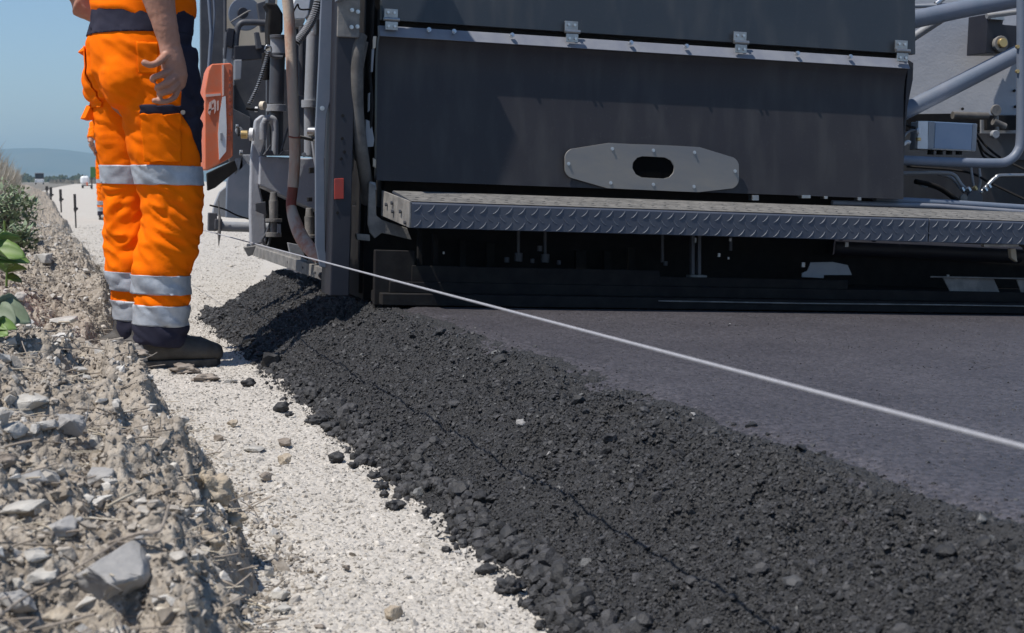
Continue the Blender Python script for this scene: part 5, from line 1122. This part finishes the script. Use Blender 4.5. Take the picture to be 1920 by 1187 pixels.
def tanker():
    p = atz(164, 353, 0); s = 1.0
    e = empty('water_tanker', p); tag(e, 'distant white tank vehicle standing on the roadbed by the green board', 'tank vehicle')
    k = (p - Vector((0, 0, CAMH))).dot(CAMF) / FPX
    b = MB(); b.bb((-12 * k, 0, 7 * k), (4 * k, 40 * k, 23 * k)); b.build('tank', M['white_p'], e, 5 * k, seg=4)
    b = MB(); b.bb((-10 * k, 0, 4 * k), (10 * k, 50 * k, 6 * k)); b.build('chassis', M['grey_dk'], e)
    for x in (-8, 8):
        for y in (4, 40): b = MB(); b.cyl(((x - 1.5) * k, y * k, 3 * k), ((x + 1.5) * k, y * k, 3 * k), 3 * k, n=14); b.build('wheel', M['black'], e)
    b = MB(); b.bb((-2 * k, -3 * k, 5 * k), (1 * k, 0, 11 * k)); b.build('tail_box', M['orange_p'], e, .02)
tanker()
def car():
    p = atz(149, 342, 0); k = (p - Vector((0, 0, CAMH))).dot(CAMF) / FPX
    e = empty('distant_car', p); tag(e, 'tiny dark car parked left of the white tank vehicle', 'car')
    b = MB(); b.prism([(-6 * k, 0, 1 * k), (-6 * k, 0, 4 * k), (-3.5 * k, 0, 4.6 * k), (-2 * k, 0, 7.5 * k), (3 * k, 0, 7.5 * k), (5 * k, 0, 4.6 * k), (6 * k, 0, 3.6 * k), (6 * k, 0, 1 * k)], (0, 5 * k, 0)); b.build('body', M['grey_dk'], e, .03)
    b = MB(); b.prism([(-2.6 * k, -.02, 4.8 * k), (-1.6 * k, -.02, 7 * k), (2.6 * k, -.02, 7 * k), (4 * k, -.02, 4.8 * k)], (0, .02, 0)); b.build('side_window', M['glass_d'], e)
    for x in (-3.8, 3.8): b = MB(); b.cyl((x * k, -.05, 1.3 * k), (x * k, .4, 1.3 * k), 1.5 * k, n=14); b.build('wheel', M['black'], e)
car()
def board():
    p = atz(177, 355, 0); k = (p - Vector((0, 0, CAMH))).dot(CAMF) / FPX
    e = empty('green_board', p + Vector((0, .6, 0))); tag(e, 'green upright board standing behind the workers leg', 'board')
    b = MB(); b.bb((-6 * k, 0, 22 * k), (14 * k, 3 * k, 42 * k)); b.build('panel', M['green_p'], e, .02)
    for x in (-4, 12): b = MB(); b.cyl((x * k, 1.5 * k, 0), (x * k, 1.5 * k, 22 * k), 1.2 * k, n=8); b.build('leg', M['stake'], e)
board()

# ---- guide cord, held taut past the paver
p0 = atx(417, 441, .632); p1 = atx(1920, 838, .632); dd = (p1 - p0).normalized()
a = p0 - dd * 9.0; b = p1 + dd * 3.0
mb = MB(); pts = [a.lerp(b, t / 40) for t in range(41)]; mb.tube(pts, .0018, 8)
o = mb.build('guide_cord', M['string']); tag(o, 'taut white guide cord running past the loose asphalt toward the paver', 'cord')

# ---- plants at the left edge
def leafmesh(mb, base, direc, L, W, droop, seed=0, fold=.25, teeth=0.0, roll=.9):
    d = Vector(direc).normalized(); s = d.cross(Vector((0, 0, 1))).normalized(); s = Matrix.Rotation(roll, 3, d) @ s; n = 10; p = Vector(base); rows = []; rr = random.Random(seed)
    for i in range(n + 1):
        t = i / n; w_ = W * (math.sin(math.pi * min(1, t * .93 + .05)) ** .8) * (1 + teeth * rr.uniform(-1, 1)); nrm = s.cross(d).normalized()
        rows.append([p - s * w_ + nrm * w_ * fold, p - s * w_ * .5 + nrm * w_ * fold * .35, p.copy(), p + s * w_ * .5 + nrm * w_ * fold * .35, p + s * w_ + nrm * w_ * fold])
        d = (d + Vector((0, 0, -droop / n)) + s * rr.uniform(-.03, .03)).normalized(); p = p + d * (L / n)
    vs = [q for r_ in rows for q in r_]; fs = [(i * 5 + j, i * 5 + j + 1, (i + 1) * 5 + j + 1, (i + 1) * 5 + j) for i in range(n) for j in range(4)]; mb.add(vs, fs)
def plant(px, py, Y, leaves, label, mt, name='weed_plant'):
    p = aty(px, py, Y); z = float(bank_z(np.array([p.x]), np.array([Y]))[0]); root = Vector((p.x, Y, z - .01)); e = empty(name, root); tag(e, label, 'weed', 'green weeds at the left edge')
    b = MB(); b.tube(smooth_path([(0, 0, 0), (.005, 0, (p.z - z) * .5), (0, 0, max(.03, p.z - z))], 4), .004, 8); b.build('stem', M[mt], e)
    for i, (dx, dy, dz, L, W, dr, h) in enumerate(leaves):
        mb = MB(); leafmesh(mb, (0, 0, h), (dx, dy, dz), L * .72, W * 1.15, dr, i, .3, .08, .9 if i % 2 == 0 else -.8); o = mb.build('leaf', M[mt], e, ang=80); sd_ = o.modifiers.new('thick', 'SOLIDIFY'); sd_.thickness = .0008
plant(-20, 470, 3.9, [(1, -.35, .18, .12, .024, .55, .14), (.9, .3, .5, .11, .022, .5, .15), (1, 0, .45, .13, .022, .9, .12), (.6, -.8, .4, .10, .02, .8, .13), (-.8, .2, .5, .12, .02, .8, .14)], 'weed with bright green blades entering from the left edge', 'leaf')
plant(-14, 520, 3.6, [(1, -.2, .25, .115, .028, .9, .07), (.8, .5, .35, .10, .026, .8, .08), (.7, -.7, .2, .10, .024, 1.0, .07), (-.6, -.5, .4, .10, .024, .9, .08)], 'weed with drooping grey green leaves below the bright blades', 'leafgrey')
plant(8, 408, 5.6, [(.5, -.3, 1, .11, .022, .5, .08), (.9, 0, .6, .10, .02, .9, .07), (-.6, .2, .8, .10, .02, .8, .07), (.1, -.6, .8, .09, .02, 1.2, .08), (.9, .3, .1, .08, .016, .7, .05)], 'small upright weed with dark and light leaves above the bright blades', 'leaf')
plant(-10, 560, 3.3, [(.9, -.1, .6, .06, .016, 1.2, .05), (.5, .6, .7, .06, .016, 1.2, .05), (.7, -.7, .5, .05, .015, 1, .04), (-.5, .2, .8, .05, .015, 1, .05)], 'low dark green sprig at the left edge below the grey green leaves', 'leaf')
def bush(px, py, Y, hw, hh, n, label, seed, mt):
    p = aty(px, py, Y); r = random.Random(seed); z = float(bank_z(np.array([p.x]), np.array([Y]))[0]); e = empty('weed_bush', (p.x, Y, z)); tag(e, label, 'weed', 'green weeds at the left edge')
    b = MB()
    for i in range(14):
        a = r.uniform(0, 6.28); q = r.uniform(.2, 1); b.tube([(0, 0, 0), (math.cos(a) * hw * q * .4, math.sin(a) * hw * q * .4, hh * .5), (math.cos(a) * hw * q * .8, math.sin(a) * hw * q * .8, hh * r.uniform(.6, .95))], .003, 5)
    b.build('stems', M['twig'], e)
    V = []; F = []
    for i in range(n):
        a = r.uniform(0, 6.28); q = math.sqrt(r.random()); c = Vector((math.cos(a) * hw * q, math.sin(a) * hw * q, hh * (.1 + .9 * r.random() * (1 - .4 * q)))); s = r.uniform(.012, .03); d = Vector((r.uniform(-1, 1), r.uniform(-1, 1), r.uniform(-.3, .8))).normalized(); u = d.cross(Vector((0, 0, 1))).normalized() * s * .4; k = len(V)
        V += [c[:], (c + d * s + u + Vector((0, 0, s * .1)))[:], (c + d * s * 2)[:], (c + d * s - u)[:]]; F.append((k, k + 1, k + 2, k + 3))
    link('foliage', np_mesh('foliage', V, F), M[mt], e)
for a in ((12, 352, 9, .16, .26, 900, 'grey green bush of weeds on the bank near the left edge', 1, 'leafpale'), (28, 372, 8, .10, .16, 500, 'small grey green bush right of the larger one', 2, 'leafpale'), (-14, 340, 12, .25, .30, 900, 'dull green bush behind, cut by the left edge', 3, 'leafpale')):
    bush(*a)
# tall dry grass on the crest
r = random.Random(8); V = []; F = []
for i in range(9000):
    Y = 9 * math.exp(r.random() * math.log(8)); X = -.010 * Y - r.random() ** .7 * (.10 + .035 * Y) - .06
    z = float(0); AYX = (X, Y); V.append((X, Y))
XY = np.array(V); Zs = bank_z(XY[:, 0], XY[:, 1]); V = []
for (X, Y), z in zip(XY, Zs):
    tt = (.3 - X); h = (.08 + .38 * sm(np.array((tt - .32) / .4)).item()) * r.uniform(.4, 1.15); a = r.uniform(0, 6.28); w_ = .0018 * (1 + .10 * Y) * r.uniform(.6, 1.4); l = h * r.uniform(.1, .5); p = Vector((X, Y, z - .01)); q = p + Vector((math.cos(a) * l * .3, math.sin(a) * l * .3, h * .6)); t_ = p + Vector((math.cos(a) * l, math.sin(a) * l, h)); u = Vector((w_, w_ * .3, 0)); b = len(V)
    V += [(p - u)[:], (p + u)[:], (q + u)[:], (q - u)[:], (t_)[:]]; F += [(b, b + 1, b + 2, b + 3), (b + 3, b + 2, b + 4, b + 4)]
Ft = []
for f in F:
    if f[2] == f[3]: Ft.append(f[:3])
    else: Ft += [(f[0], f[1], f[2]), (f[0], f[2], f[3])]
tag(link('dry_grass', np_mesh('dry_grass', V, Ft), M['straw']), 'tall grey dry grass along the crest of the bank', 'grass', kind='stuff')

# ---- air: pale even haze round everything
def hazebox():
    mm = bpy.data.materials.new('thin_haze'); mm.use_nodes = True; nt = mm.node_tree
    for n in list(nt.nodes): nt.nodes.remove(n)
    out = nt.nodes.new('ShaderNodeOutputMaterial'); v = nt.nodes.new('ShaderNodeVolumePrincipled'); v.inputs['Color'].default_value = (.44, .74, 1.0, 1); v.inputs['Absorption Color'].default_value = (.22, .30, .3, 1); v.inputs['Density'].default_value = HAZE; v.inputs['Anisotropy'].default_value = .1
    nt.links.new(v.outputs[0], out.inputs['Volume'])
    mb = MB(); mb.bb((-16000, -9500, -30), (16000, 31000, 420)); tag(mb.build('haze', mm, smooth=False), 'thin pale blue haze over the whole place', kind='stuff')
HAZE = 2.1e-4
hazebox()
